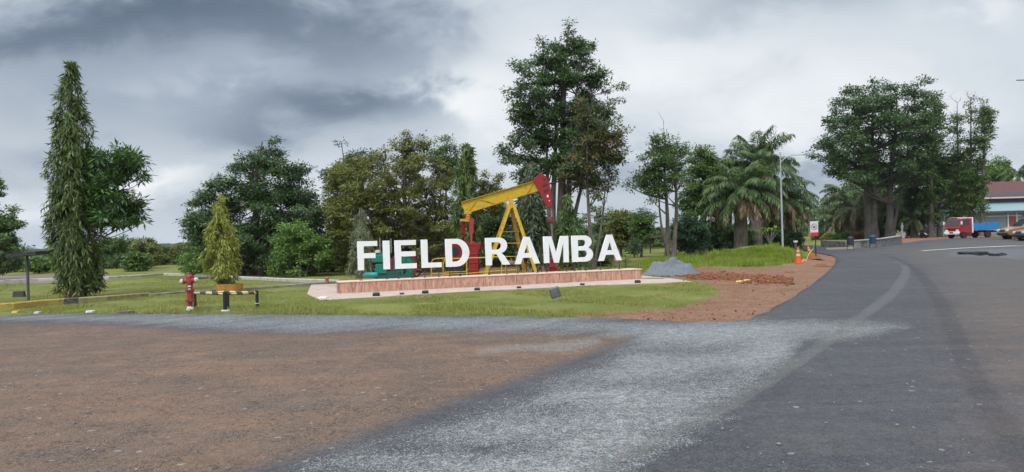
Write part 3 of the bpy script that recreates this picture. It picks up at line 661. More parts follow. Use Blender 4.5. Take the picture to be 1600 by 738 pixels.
# horsehead
hh = [(832.5, 281), (840, 274.5), (846.5, 272), (852, 275.5), (857.5, 284), (860.6, 296), (862, 308), (862, 323.5), (857, 325.5), (851, 318), (845, 307), (841.5, 299)]
mb = MB(); mb.prism([Q(x, y, -.13) for x, y in hh], (0, .26, 0)); head = mb.build('horsehead', red, pj, bevel=.01)
for x, y in ((850.5, 281), (853, 289), (854.5, 297.5), (849.5, 291), (851.5, 300)): mb = MB(); mb.box(Q(x, y, -.134), (.11, .012, .06), Matrix.Rotation(rad(25), 3, 'Y')); mb.build('slot', black, head)
for q_ in ((Q(855.5, 307, -.135), (.07, .012, .10)), (Q(858, 314, -.135), (.04, .012, .05))): mb = MB(); mb.box(*q_); mb.build('worn_sticker', M('sticker', (.5, .5, .52), .6), head)
# bridle and polished rod
mb = MB(); mb.tube([Q(862, 323), Q(862.6, 345)], .012, 6); mb.tube([Q(860.5, 323), Q(861.6, 345)], .012, 6); mb.build('bridle', steel, pj)
mb = MB(); mb.box(Q(862, 346), (.14, .16, .05)); mb.lathe([(.055, 0), (.06, .03), (.06, .16), (.04, .19), (.04, .26)], Q(862, 349.5), 12); mb.build('carrier_bar', red, pj)
mb = MB(); mb.tube([Q(862.2, 347), Q(863.5, 415)], .016, 8); mb.build('polished_rod', steel, pj)
# centre bearing
mb = MB(); c_ = Q(798.5, 316); mb.tube([c_ + Vector((0, -.16, 0)), c_ + Vector((0, .16, 0))], .105, 16); mb.box(c_ + Vector((0, 0, -.13)), (.34, .30, .07)); mb.box(Q(799, 323), (.40, .34, .06)); mb.build('centre_bearing', yellow, pj, bevel=.01)
# samson post: three legs
def leg(a, b, w, d0, d1, mat):
    mb = MB(); mb.bar(Q(*a, d0), Q(*b, d1), w, w * .7, up=(0, 1, 0))
    sd = (Q(*b, d1) - Q(*a, d0)).normalized(); lat = sd.cross(Vector((0, 1, 0))).normalized()
    for s_ in (-1, 1): mb.bar(Q(*a, d0) + lat * s_ * w * .5, Q(*b, d1) + lat * s_ * w * .5, .016, w * 1.1, up=(0, 1, 0))
    return mb.build('post_leg', mat, pj)
leg((795.5, 324), (757, 434), .155, -.2, -.55, yellow); leg((803, 322), (838.5, 430), .115, -.15, -.55, yellow); leg((799, 325), (821, 430), .13, .2, .85, ochre)
mb = MB(); mb.bar(Q(780, 362, -.33), Q(811, 362, .45), .04); mb.bar(Q(776, 380, -.38), Q(826, 380, -.35), .03); mb.build('cross_brace', ochre, pj)
for k in range(8): mb = MB(); mb.bar(Q(784.5 - k * 3.4, 349 + k * 9.7, -.42), Q(787 - k * 3.4, 349 + k * 9.7, -.42), .02); mb.build('ladder_rung', ochre, pj)
# tail bearing, equaliser, pitman arms
mb = MB(); mb.box(Q(731, 333), (.30, .22, .10)); mb.lathe([(.10, 0), (.10, .14)], Q(731.5, 339), 12); mb.box(Q(731, 341.5), (.18, .26, .07)); mb.build('tail_bearing', ochre, pj, bevel=.01)
mb = MB(); mb.bar(Q(719, 344.5, -.05), Q(741, 344.5, -.05), .12, .10); mb.build('equalizer', ochre, pj, bevel=.008)
for x0, x1, yb, dy in ((720, 726.5, 378, .35), (733.5, 740.5, 383, -.35)):
    xm = (x0 + x1) / 2; mb = MB(); mb.bar(Q(xm, 342, dy * .3), Q(xm, 366, dy * .6), .17, .10, up=(0, 1, 0)); mb.bar(Q(xm, 364, dy * .6), Q(xm + .5, yb, dy), .08, .08); mb.lathe([(.055, 0), (.055, .09)], Q(xm, 371, dy * .6), 10); mb.build('pitman_arm', red, pj, bevel=.008)
# cranks with counterweights
for dy in (-.42, .42):
    mb = MB(); mb.prism([Q(734, 381, dy), Q(750.5, 381, dy), Q(751, 386, dy), Q(747.5, 392, dy), Q(748, 436, dy), Q(733.5, 436, dy)], (0, .14, 0))
    mb.prism([Q(733, 379.5, dy - .02), Q(751.5, 379.5, dy - .02), Q(751.5, 384, dy - .02), Q(733, 384, dy - .02)], (0, .18, 0))
    for yy in (397, 410, 422): mb.box(Q(741, yy, dy - .01), (.3, .03, .05))
    for xx, yy in ((737, 388), (745, 388), (738, 404), (744, 416), (738, 428)): mb.tube([Q(xx, yy, dy - .03), Q(xx, yy, dy + .02)], .028, 8)
    mb.build('counterweight', red, pj, bevel=.012)
# gearbox
mb = MB(); gc = Q(714, 397.5, 0); mb.tube([gc + Vector((0, -.3, 0)), gc + Vector((0, .3, 0))], .50, 28); mb.box(Q(724, 396), (.52, .56, .98)); mb.box(Q(716, 413), (.95, .5, .10)); mb.box(Q(700, 397), (.24, .4, .5))
gb = mb.build('gearbox', dark_red, pj, bevel=.015)
mb = MB(); mb.tube([Q(711, 393, -.325), Q(711, 393, -.29)], .17, 22); mb.build('bearing_cover', black, gb)
mb = MB(); mb.box(Q(715, 427), (.60, .7, .42)); mb.build('gearbox_stand', black, pj)
mb = MB(); mb.box(Q(770, 440), (4.3, .9, .16)); mb.build('base_frame', dark_iron, pj)
# wellhead
wb = B(864.5, DP)
wh = thing('wellhead', wb, 'red flanged wellhead under the polished rod, behind the letter M', 'wellhead')
mb = MB(); mb.lathe([(.20, 0), (.20, .06), (.12, .07), (.12, .22), (.19, .23), (.19, .29), (.11, .30), (.11, .46), (.17, .47), (.17, .52), (.09, .53), (.09, .72), (.13, .73), (.13, .78), (.06, .79), (.05, .92)], wb, 18); mb.build('casing', red, wh, smooth=False)
mb = MB(); mb.tube([wb + Vector((-.26, 0, .38)), wb + Vector((.26, 0, .38))], .05, 10); mb.tube([wb + Vector((-.28, 0, .38)), wb + Vector((-.24, 0, .38))], .10, 12); mb.tube([wb + Vector((.24, 0, .38)), wb + Vector((.28, 0, .38))], .10, 12); mb.build('side_outlet', red, wh)
# yellow guard rails round the crank
def tube_px(name, runs, r, mat, parent, D=DP):
    mb = MB()
    for run in runs: mb.tube([Vector((P(x, y, D + d).x, D + d, P(x, y, D + d).z)) for x, y, d in run], r, 7)
    return mb.build(name, mat, parent)
gr = thing('guard_rail', B(735, 29.2), 'thin yellow tubular guard rail round the pumpjack cranks', 'guard rail')
tube_px('top_rail', [[(674, 434, -.7), (674, 411, -.7), (676, 406, -.7), (681, 404.3, -.7), (697, 403.5, -.7)], [(692.5, 434, -1), (692.5, 411, -1), (695, 406, -1), (700, 404.5, -1), (746, 403, -1), (783, 401.5, -1), (808, 400.7, -1), (808, 432, -1)]], .021, yellow, gr)
tube_px('middle_rail', [[(674, 427.5, -.7), (697, 427, -.7)], [(692.5, 429, -1), (729, 427.6, -1), (770, 424, -1), (808, 421.8, -1)], [(694, 425.5, -.9), (729, 424.6, -.9)]], .017, yellow, gr)
for x, y in ((729, 404), (783.5, 401.5), (790.5, 414)): tube_px('rail_post', [[(x, y, -1), (x + .6, 436, -1)]], .021, yellow, gr)
# engine
eb = B(600, 29.); en = thing('pump_engine', eb, 'green pump engine with a large red rimmed flywheel behind the letters F, I and E', 'engine')
DE = 29.; 
def E_(px, py, dy=0.): v = P(px, py, DE); return Vector((v.x, DE + dy, v.z))
mb = MB(); mb.box(E_(594, 404), (.60, .5, .30)); mb.box(E_(597, 420), (.46, .4, .40)); mb.box(E_(590, 397.5), (.36, .3, .08)); mb.box(E_(602, 398), (.25, .35, .16)); mb.build('engine_block', green, en, bevel=.03)
mb = MB(); mb.lathe([(.03, -.36), (.11, -.33), (.115, .12), (.09, .18), (.05, .2)], E_(585, 429.5, -.25), 18, (1, 0, .02)); mb.build('air_tank', teal, en, smooth=True)
mb = MB(); mb.lathe([(.10, 0), (.12, .03), (.10, .10), (.06, .13)], E_(591, 396, -.1), 14); mb.build('air_cleaner', M('bare_metal', (.35, .33, .30), .5), en)
for q_ in (([E_(594, 396), E_(593.5, 372)], .025, 8), ([E_(610, 396, .2), E_(609.5, 373, .2)], .03, 8)): mb = MB(); mb.tube(*q_); mb.build('exhaust_pipe', M('pipe_grey', (.14, .16, .15), .6), en)
fc = E_(631.3, 415.5, -.1); RO = .535
mb = MB(); mb._lathe([(RO - .11, -.07), (RO, -.07), (RO, .07), (RO - .11, .07), (RO - .11, -.07)], fc, 40, Vector((0, 1, 0)), 0); fw = mb.build('flywheel', dark_red, en)
mb = MB(); mb.tube([fc + Vector((0, -.02, 0)), fc + Vector((0, .03, 0))], RO - .105, 36); mb.tube([fc + Vector((0, -.10, 0)), fc + Vector((0, .1, 0))], .12, 16)
for k in range(6): a = k * math.pi / 3 + .3; mb.bar(fc + Vector((0, -.03, 0)), fc + Vector((math.cos(a) * .44, -.03, math.sin(a) * .44)), .07, .05, up=(0, 1, 0))
mb.build('wheel_disc', green, fw)
mb = MB(); mb.tube([fc + Vector((-.03, -.13, .05)), fc + Vector((-.03, -.06, .05))], .085, 16); mb.tube([fc + Vector((0, -.025, -.22)), fc + Vector((0, -.024, -.22))], .10, 16); mb.build('hub', black, fw)
mb = MB(); g2 = E_(639, 415, .25); mb._lathe([(.49, -.04), (.55, -.04), (.55, .04), (.49, .04), (.49, -.04)], g2, 40, Vector((0, 1, 0)), 0); mb.build('belt_guard', black, en)
mb = MB(); mb.box(E_(618, 432), (1.5, .6, .14)); mb.box(E_(616, 427), (.5, .4, .16)); mb.build('skid', M('dark_green_paint', (.01, .07, .05), .5), en)
mb = MB(); mb.tube([E_(651, 395, .2), E_(676, 386, .35), E_(712, 377, .5)], .018, 6); mb.tube([E_(651, 431, .2), E_(712, 424, .5)], .018, 6); mb.build('drive_belt', dark_iron, en)
for px, py, lab in ((568, 436, 'small rusty orange drum in the grass below the letter F'), (659, 432, 'low rusty orange drum right of the flywheel')):
    b = B(px, 29.5); t_ = MB(); t_.lathe([(.13, 0), (.14, .02), (.13, .04), (.13, .12), (.14, .14), (.13, .16), (.13, .24)], b, 14); tag(t_.build('metal_drum', ochre, org=b), lab, 'drum', 'small orange drums by the engine')

# --- hydrant
hb = G(297.5, 485.5); hy = thing('fire_hydrant', hb, 'red pillar fire hydrant with two white capped outlets at the grass edge', 'fire hydrant')
hr_ = M('hydrant_red', (.25, .035, .032), .5, .18, 5, dirt=(.18, .05, .04), dirtamt=.4); hw = M('hydrant_white', (.48, .46, .44), .6, .1, 5, dirt=(.24, .2, .16), dirtamt=.5)
mb = MB(); mb.lathe([(0.073, 0), (0.073, 0.05), (0.060, 0.06), (0.062, 0.22), (0.107, 0.24), (0.107, 0.29), (0.076, 0.3), (0.079, 0.5), (0.105, 0.51), (0.105, 0.55), (0.077, 0.56), (0.079, 0.7), (0.090, 0.72), (0.090, 0.8), (0.082, 0.86), (0.052, 0.89)], hb, 20)
for k in range(8):
    a = k * math.pi / 4; mb.lathe([(.014, 0), (.014, .075)], hb + Vector((math.cos(a) * .108, math.sin(a) * .108, .228)), 6); mb.lathe([(.012, 0), (.012, .06)], hb + Vector((math.cos(a) * .108, math.sin(a) * .108, .50)), 6)
hbdy = mb.build('barrel', hr_, hy)
mb = MB(); mb.lathe([(0.090, 0.86), (0.086, 0.9), (0.065, 0.94), (0.026, 0.955)], hb, 16); mb.lathe([(0.024, 0.95), (0.024, 1)], hb, 5); mb.build('bonnet', hr_, hy, smooth=False)
for s_, ax in ((-1, (-1, -.25, -.12)), (1, (1, -.1, .05))):
    o_ = hb + Vector((0, 0, .79)); mb = MB(); a = Vector(ax).normalized(); mb.lathe([(.062, .05), (.058, .13), (.075, .135), (.075, .16)], o_, 14, a); ot = mb.build('outlet', hr_, hy)
    mb = MB(); mb.lathe([(.066, .16), (.068, .215), (.05, .225), (.02, .245)], o_, 12, a); mb.build('outlet_cap', hw, ot)
mb = MB(); mb.box(hb + Vector((.03, -.094, .64)), (.08, .012, .04)); mb.box(hb + Vector((.03, -.094, .57)), (.06, .012, .03)); mb.build('label_plate', hw, hbdy)
mb = MB(); mb.tube([hb + Vector((0, 0, .09)), hb + Vector((0, -.02, .02)), hb + Vector((-.05, -.07, -.06))], [.082, .084, .084], 16); mb.build('foot_elbow', hw, hy, smooth=True)
# --- striped crash barrier
def striped():
    m, t, p = new_mat('black_yellow_stripes'); oc = t.node('ShaderNodeTexCoord').outputs['Object']; sep = t.node('ShaderNodeSeparateXYZ'); t.l.new(oc, sep.inputs[0])
    k = t.math('ADD', t.math('MULTIPLY', sep.outputs[0], 3.1), t.math('MULTIPLY', sep.outputs[1], 1.3)); st = t.math('GREATER_THAN', t.math('FRACT', k), .5)
    n = t.noise(oc, 9, 5, .7); c = t.mix(st, (.03, .03, .035), (.50, .37, .17)); c = t.mix(t.ramp(n, .55, .7), c, (.22, .16, .11)); t.put(p.inputs['Base Color'], c); p.inputs['Roughness'].default_value = .6; return m
cb = G(352, 486); gb_ = thing('crash_barrier', cb, 'low pipe barrier with black and cream stripes right of the hydrant', 'barrier')
L_, M_, N_, R_ = G(305, 480.5), cb, G(356.5, 480.5), G(402, 480.5)
hL = .40
def up(v, h): return v + Vector((0, 0, h))
mb = MB(); mb.tube([up(L_, hL), up(N_, hL + .02), up(R_, hL)], .030, 10); mb.tube([up(L_, hL - .005), up(M_, hL + .03), up(R_, hL - .02)], .029, 10); mb.build('striped_rail', striped(), gb_, smooth=True)
for v, h, r in ((L_, hL - .01, .04), (M_, hL + .09, .05), (N_, hL + .02, .036), (R_, hL + .05, .042)): mb = MB(); mb.tube([up(v, -.05), up(v, h)], r, 12); mb.build('post', black, gb_)
mb = MB(); mb.lathe([(.12, -.03), (.11, .015), (.07, .03)], cb, 10); mb.build('foot_collar', hw, gb_); mb = MB(); mb.lathe([(.06, 0), (.06, .02)], up(R_, .10), 12); mb.build('collar', hw, gb_)
# --- planter ring
pl_b = G(352, 459); pl_b.y += .4; pr = thing('planter', pl_b, 'round orange painted concrete planter holding the small drooping tree', 'planter')
mb = MB(); mb._lathe([(.36, 0), (.44, 0), (.47, .33), (.40, .33), (.36, .28), (.36, 0)], pl_b, 28, Vector((0, 0, 1)), 0)
mb.build('ring', M('orange_concrete', (.42, .20, .035), .8, .25, 4, dirt=(.13, .11, .06), dirtamt=.7, bump=.4), pr)
mb = MB(); mb.tube([pl_b + Vector((0, 0, .02)), pl_b + Vector((0, 0, .28))], .37, 20); mb.build('soil', M('soil', (.10, .06, .04), .95, .3, 8), pr)
# --- kerbs
def kerb(name, pix, w, h, mat, label, z0=-.03):
    x, y, z = Gv([p[0] for p in pix], [p[1] for p in pix]); mb = MB(); n = len(pix); V = []
    for i in range(n):
        j0 = max(i - 1, 0); j1 = min(i + 1, n - 1); d = Vector((x[j1] - x[j0], y[j1] - y[j0])).normalized(); nn = Vector((-d.y, d.x)); hh_ = h[i] if hasattr(h, '__len__') else h
        for a, b in ((0, z0), (0, hh_ * .85), (w * .15, hh_), (w * .85, hh_), (w, hh_ * .85), (w, z0)): V.append((x[i] + nn.x * a, y[i] + nn.y * a, z[i] + b))
    fs = []
    for i in range(n - 1):
        for k in range(5): fs.append((i * 6 + k, i * 6 + k + 1, (i + 1) * 6 + k + 1, (i + 1) * 6 + k))
    fs += [tuple(range(6)), tuple(range(6 * n - 1, 6 * n - 7, -1))]
    mb.add(V, fs); o = mb.build(name, mat, org=(float(x[0]), float(y[0]), 0)); return tag(o, label, 'kerb')
def painted_kerb():
    m, t, p = new_mat('painted_kerb'); g = t.node('ShaderNodeNewGeometry').outputs['Position']; sep = t.node('ShaderNodeSeparateXYZ'); t.l.new(g, sep.inputs[0]); oc = t.node('ShaderNodeTexCoord').outputs['Object']
    n = t.noise(oc, 5, 6, .7); x = sep.outputs[0]
    yel = t.math('MULTIPLY', t.math('GREATER_THAN', x, X_Y0), t.math('LESS_THAN', x, X_Y1)); ye2 = t.math('GREATER_THAN', x, X_Y2)
    c = t.mix(yel, (.045, .045, .05), (.30, .215, .04)); c = t.mix(ye2, c, (.24, .20, .075))
    c = t.mix(t.math('MULTIPLY', t.ramp(n, .46, .66), .8), c, (.13, .11, .06)); c = t.mix(t.ramp(t.noise(oc, 2, 4), .58, .72), c, (.07, .085, .025)); t.put(p.inputs['Base Color'], c); p.inputs['Roughness'].default_value = .85
    return m
X_Y0 = G(22, 482).x; X_Y1 = G(124, 473).x; X_Y2 = G(168, 468).x
KA = [(-260, 500), (-60, 489), (-12, 486), (22, 484), (75, 478.5), (124, 474.5), (168, 471), (205, 467), (236, 463.5)]
kerb('kerb', KA, .22, [.2, .2, .2, .2, .2, .19, .18, .16, .14], painted_kerb(), 'thick roadside kerb painted yellow and black beside the tall drooping tree')
kerb('kerb', [(236, 464), (290, 459), (345, 456.5), (400, 453), (460, 448), (524, 443)], .2, .10, mossy, 'thin worn concrete kerb running from the planter to the plinth')
kerb('kerb', [(-300, 448), (0, 441.5), (60, 438.5), (105, 437.5), (170, 436), (220, 433), (255, 430.5), (292, 431.5), (330, 434), (380, 437), (440, 440), (527, 443)], .28, .14, concrete, 'long pale concrete kerb behind the lawn at the left')
b = G(511, 444); mb = MB(); mb.lathe([(.07, 0), (.07, .2), (.09, .21), (.09, .26), (.03, .30)], b, 10); tag(mb.build('marker_post', M('brick_paint', (.26, .12, .08), .8), org=b), 'short reddish marker post where the two thin kerbs meet', 'marker post')
# --- dark T shaped sign at the left
sb = G(44.5, 473); sg = thing('signboard', sb, 'dark T shaped signboard seen edge on, at the left lawn', 'sign')
mb = MB(); mb.tube([sb, sb + Vector((0, 0, 1.62))], .042, 8); mb.build('pole', M('pole_grey', (.07, .07, .07), .7, .3), sg)
mb = MB(); c_ = P(43.5, 397.5, sb.y); mb.box(c_, (1.0, .75, .11), Matrix.Rotation(rad(-4), 3, 'Y')); mb.build('board', dark_iron, sg)
b = G(30, 464.5); mb = MB(); mb.box(b + Vector((0, 0, .1)), (.40, .3, .26), Matrix.Rotation(.3, 3, 'Z'), taper=.85); tag(mb.build('concrete_block', M('dark_block', (.06, .055, .05), .9, .3, bump=.4), org=b, bevel=.03), 'dark weathered block lying on the grass beside the T sign', 'block')
# --- litter on the verge
for i, (px, py, c, lab, sz) in enumerate([(24, 489, (.6, .42, .10), 'small yellow scrap by the end of the kerb', .10), (141, 488.5, (.6, .62, .62), 'white scrap lying on the verge below the tall tree', .12), (58, 490, (.5, .5, .5), 'tiny grey scrap at the road edge', .09), (504, 467, (.72, .72, .70), 'white rag at the left tip of the slab', .16), (196, 490, (.12, .09, .07), 'dark clod of earth at the road edge', .22)]):
    b = G(px, py); mb = MB(); mb.prism([b + Vector((sz * math.cos(a), sz * .7 * math.sin(a), .0)) * 1 for a in (0, 1.1, 2.2, 3.3, 4.3, 5.4)], (.02, 0, .04 + .1 * sz)); tag(mb.build('litter_scrap' if i < 4 else 'earth_clod', M('scrap%d' % i, c, .7), org=b), lab, 'litter' if i < 4 else 'clod')
# --- heap of grey gravel
hb_ = B(1048, 30.6)
def heap(name, c, rx, ry, h, mat, label, cat, n=90, amp=.05, flat=.35, kind=None):
    gx_, gy_ = np.meshgrid(np.linspace(-1.15, 1.15, n), np.linspace(-1.15, 1.15, n)); ang = np.arctan2(gy_, gx_); r = np.hypot(gx_, gy_) * (1 + .06 * np.sin(3 * ang + 1) + .05 * np.sin(5 * ang))
    z = np.clip((1.0 - r) / (1 - flat), -.1, 1.0); z = np.where(z > .72, .72 + (z - .72) * .22, z)
    nz = np.zeros_like(z)
    for k in range(14):
        fx, fy, p_ = rng.uniform(2, 22), rng.uniform(2, 22), rng.uniform(0, 6); nz += np.sin(gx_ * fx + gy_ * fy * rng.choice([-1, 1]) + p_) / (3 + .35 * (fx + fy))
    z = z + np.clip(z, 0, 1) * nz * amp * 3 + rng.uniform(-.5, .5, z.shape) * amp * .22 * (z > 0)
    V = np.stack([c.x + gx_.ravel() * rx, c.y + gy_.ravel() * ry, c.z + z.ravel() * h], 1); ii = np.arange(n * n).reshape(n, n)
    qd = np.stack([ii[:-1, :-1], ii[:-1, 1:], ii[1:, 1:], ii[1:, :-1]], -1).reshape(-1, 4)
    o = np_mesh(name, V, 4, qd.ravel(), mat, None, None, True); return tag(o, label, cat, kind=kind)
gm = M('grey_gravel', (.17, .18, .195), .9, .40, 22, dirt=(.075, .08, .09), dirtamt=.8, bump=.8, bscale=60)
heap('gravel_heap', hb_, 1.16, .95, .70, gm, 'heap of blue grey gravel beside the right end of the plinth', 'gravel heap', amp=.17)
GRAVEL_SPILL = True
soil_m = M('red_soil', (.19, .074, .034), .95, .35, 14, dirt=(.09, .04, .022), dirtamt=.6, bump=.8, bscale=30)
# ridge of turned red soil: countless clods
def clods(name, spots, mat, label, cat):
    Vs = []; Fs = []; k = 0
    ico = [(0, 0, 1), (.89, 0, .45), (.28, .85, .45), (-.72, .53, .45), (-.72, -.53, .45), (.28, -.85, .45), (.72, .53, -.45), (-.28, .85, -.45), (-.89, 0, -.45), (-.28, -.85, -.45), (.72, -.53, -.45), (0, 0, -1)]
    fi = [(0, 1, 2), (0, 2, 3), (0, 3, 4), (0, 4, 5), (0, 5, 1), (1, 6, 2), (2, 7, 3), (3, 8, 4), (4, 9, 5), (5, 10, 1), (6, 7, 2), (7, 8, 3), (8, 9, 4), (9, 10, 5), (10, 6, 1), (7, 6, 11), (8, 7, 11), (9, 8, 11), (10, 9, 11), (6, 10, 11)]
    for (x, y, z, r) in spots:
        sc = rng.uniform(.6, 1.3, 3) * r
        for v in ico: j = rng.uniform(.75, 1.2); Vs.append((x + v[0] * sc[0] * j, y + v[1] * sc[1] * j, z + v[2] * sc[2] * .7 * j))
        for f in fi: Fs += [k + f[0], k + f[1], k + f[2]]
        k += 12
    return tag(np_mesh(name, np.array(Vs), 3, np.array(Fs), mat), label, cat, kind='stuff')
sp_ = []
for _ in range(1900):
    px = 1060 + 178 * rng.random() ** .8; cyl = 431 + (px - 1080) * .055; py = cyl + rng.normal(0, 3.2); x, y, z = G(px, py)
    r = rng.gamma(2, .016) * (1.3 - abs(px - 1150) / 160); sp_.append((x, y, z + r * .3, min(max(r, .02), .13)))
for _ in range(500):
    px = rng.uniform(1000, 1290); py = rng.uniform(418, 500); q_ = (px, py)
    if any(inpoly([px], [py], DIRT[0])): x, y, z = G(px, py); r = rng.gamma(1.6, .008); sp_.append((x, y, z + r * .2, min(r, .03)))
gs_ = []
for _ in range(420):
    a_ = rng.uniform(0, 6.28); q_ = 1.0 + abs(rng.normal()) * .28; x_ = hb_.x + math.cos(a_) * 1.12 * q_; y_ = hb_.y + math.sin(a_) * .92 * q_; r = min(rng.gamma(2, .010), .05); gs_.append((x_, y_, H0(x_, y_) + r * .5, r))
clods('spilled_gravel', gs_, gm, 'loose grey stones spilled round the foot of the gravel heap', 'gravel')
clods('soil_clods', sp_, soil_m, 'ridge of turned red soil clods behind the grass at the right of the sign', 'soil')
for px, py, s_, lab in ((1233, 427, .16, 'dark red clod on the bare verge below the orange cone'), (1283, 416, .22, 'small mound of red soil between the sign and the road edge'), (1268, 404, .3, 'reddish flat mound of soil behind the orange cone')):
    b = G(px, py); heap('soil_mound', b, s_ * 1.5, s_ * 1.5, s_ * .6, soil_m, lab, 'soil mound', n=24, amp=.1)
for i, (px, py, lab) in enumerate(((1156, 441.5, 'left of the three yellow paper scraps on the red soil'), (1167, 439.8, 'middle of the three yellow paper scraps on the red soil'), (1196, 441, 'right of the three yellow paper scraps on the red soil'))):
    b = G(px, py); mb = MB(); mb.prism([b + Vector((.11 * math.cos(a) * (1 + .3 * math.sin(3 * a)), .1 * math.sin(a), .01)) for a in np.linspace(0, 5.6, 7)], (.03, 0, .05)); tag(mb.build('paper_scrap', M('yellow_scrap', (.55, .42, .12), .7), org=b), lab, 'litter', 'yellow scraps on the red soil')
# pebbles strewn on the paving
sp_ = []
for _ in range(330):
    px = rng.uniform(-60, 1660); py = 500 + 240 * rng.random() ** 1.3
    if any(inpoly([px], [py], [(-900, 505), (1170, 502), (1300, 425), (2500, 420), (2500, 1500), (-900, 1500)])):
        x, y, z = G(px, py); r = rng.gamma(2., .0034); sp_.append((x, y, z + .012 + r * .4, min(r, .022)))
clods('pebbles', sp_, M('pebble', (.20, .18, .17), .9, .45, 1.5), 'loose pebbles strewn over the paving', 'pebbles')

# --- cones, sign, tape
cone_o = M('cone_orange', (.55, .075, .015), .5, .1, 5, dirt=(.4, .15, .08), dirtamt=.3); cone_w = M('cone_white', (.48, .33, .24), .5, .1)
def cone(b, h, lab, tilt=0.):
    t_ = thing('traffic_cone', b, lab, 'traffic cone', 'traffic cones by the road bend'); R = Matrix.Rotation(tilt, 3, 'Y'); ax = R @ Vector((0, 0, 1))
    mb = MB(); mb.box(b + Vector((0, 0, .02)), (.36 * h / .75, .36 * h / .75, .04)); mb.lathe([(.15 * h / .75, .04), (.13 * h / .75, .14), (.022, h - .01), (.015, h)], b, 18, ax); mb.build('cone_body', cone_o, t_, bevel=.006)
    for z0, z1 in ((.44, .58), (.70, .80)):
        r0 = .131 * (1 - (z0 * h - .1) / (h - .1)) * h / .75 + .022; r1 = .131 * (1 - (z1 * h - .1) / (h - .1)) * h / .75 + .022; mb = MB(); mb.lathe([(r0, z0 * h), (r1, z1 * h)], b, 18, ax); mb.build('reflective_band', cone_w, t_)
cone(G(1247.5, 412), .84, 'nearer, taller orange traffic cone at the foot of the grass mound')
cone(B(1266, 41), .52, 'farther small leaning traffic cone beside the red soil mound', -.25)
mb = MB(); pts = [G(1250, 411), up(G(1256, 409), .1), up(G(1260, 408), .02), up(G(1264, 403), .2), up(G(1271, 399), .35), up(G(1273, 405), .9)]
for a, b in zip(pts[:-1], pts[1:]): mb.bar(a, b, .008, .07)
tag(mb.build('barrier_tape', M('tape_yellow', (.75, .62, .12), .6, .25, 10), org=pts[0]), 'yellow barrier tape looped from the orange cone to the sign post', 'barrier tape')
b = B(1275, 39.); ns = thing('prohibition_sign', b, 'small white and red prohibition sign on a thin black post at the bend', 'sign')
mb = MB(); mb.tube([b, up(b, 2.35)], .028, 8); mb.build('post', black, ns)
c_ = P(1272, 357.5, 38.93); mb = MB(); mb.box(c_, (.42, .02, .78)); bd = mb.build('board', M('sign_white', (.50, .47, .46), .5, .06), ns)
mb = MB(); mb.box(c_ + Vector((0, -.013, -.29)), (.41, .008, .19)); mb.build('red_band', M('sign_red', (.45, .02, .035), .5, .1), bd)
mb = MB(); mb._lathe([(.135, 0), (.165, 0), (.165, .008), (.135, .008), (.135, 0)], c_ + Vector((0, -.016, .1)), 28, Vector((0, 1, 0)), 0); mb.bar(c_ + Vector((-.1, -.015, .2)), c_ + Vector((.1, -.015, 0)), .03, .008, up=(0, 1, 0)); mb.build('prohibition_ring', M('ring_dark', (.22, .16, .17), .5), bd)
mb = MB(); mb.bar(c_ + Vector((-.07, -.013, .07)), c_ + Vector((.06, -.013, .07)), .05, .006, up=(0, 1, 0)); mb.box(c_ + Vector((.04, -.013, .12)), (.05, .006, .05)); mb.build('pictogram', black, bd)
b = B(1243.5, 39.5); mp_ = thing('marker_post', b, 'short grey capped marker post behind the orange cone', 'marker post')
mb = MB(); mb.bar(b, up(b, .75), .10); mb.build('post', M('marker_dark', (.07, .07, .07), .8), mp_); mb = MB(); mb.box(up(b, .78), (.17, .17, .1)); mb.build('cap', M('marker_grey', (.45, .44, .42), .8), mp_)

# --- street lamps
def lamp(b, H_, arm, lab, r=.07, two=False):
    t_ = thing('street_lamp', b, lab, 'street lamp', 'grey steel street lamps')
    g_ = M('galvanised', (.34, .35, .36), .45, .12, 3, metal=.3); mb = MB(); mb.tube([b, up(b, H_ * .5), up(b, H_)], [r, r * .8, r * .5], 10); mb.lathe([(r * 1.8, 0), (r * 1.8, .03), (r * 1.2, .04), (r * 1.2, .5)], b, 10); mb.build('pole', g_, t_)
    a = up(b, H_ - .65); e = a + Vector(arm); md = a.lerp(e, .5) + Vector((0, 0, .22)); mb = MB(); mb.tube([a, a.lerp(md, .5) + Vector((0, 0, .1)), md, e], [.035, .032, .03, .028], 8); mb.build('arm', g_, t_)
    d = Vector(arm); d.z = 0; d.normalize(); mb = MB(); mb.bar(e - d * .1, e + d * .55, .2, .08); mb.build('lamp_head', M('lamp_head', (.28, .29, .30), .5), t_, bevel=.02)
b = B(1223.5, 48); lt = P(1221, 238, 48); lamp(b, lt.z - b.z, (1.6, 0, .45), 'tall grey street lamp behind the grass mound, its arm reaching right')
b = B(1221, 95); lamp(b, 6.4, (1.2, 0, .3), 'far street lamp mostly hidden among the palms, only its arm showing', .05)
b = B(1660, 55); lt = P(1596, 121, 55); lamp(b, lt.z - b.z + .2, (lt.x - b.x + .2, 0, .25), 'street lamp outside the right edge with only its head in view')
# --- black hose on the wet patch
pts = []; c0 = G(1520, 397.5)
for k in range(70): a = k * .42; r = .55 + .25 * math.sin(k * .9); pts.append(c0 + Vector((r * 1.0 * math.cos(a), r * .9 * math.sin(a), .05 + .06 * abs(math.sin(k * .35)))))
pts += [G(1532, 398.5, .05), G(1545, 397, .06), G(1556, 398.2, .05), G(1565, 396.6, .08), G(1572, 397.6, .05), G(1560, 399.5, .05), G(1545, 399.5, .05)]
mb = MB(); mb.tube(pts, .05, 6); tag(mb.build('rubber_hose', black, org=c0), 'black rubber hose coiled on the wet patch of paving', 'hose')
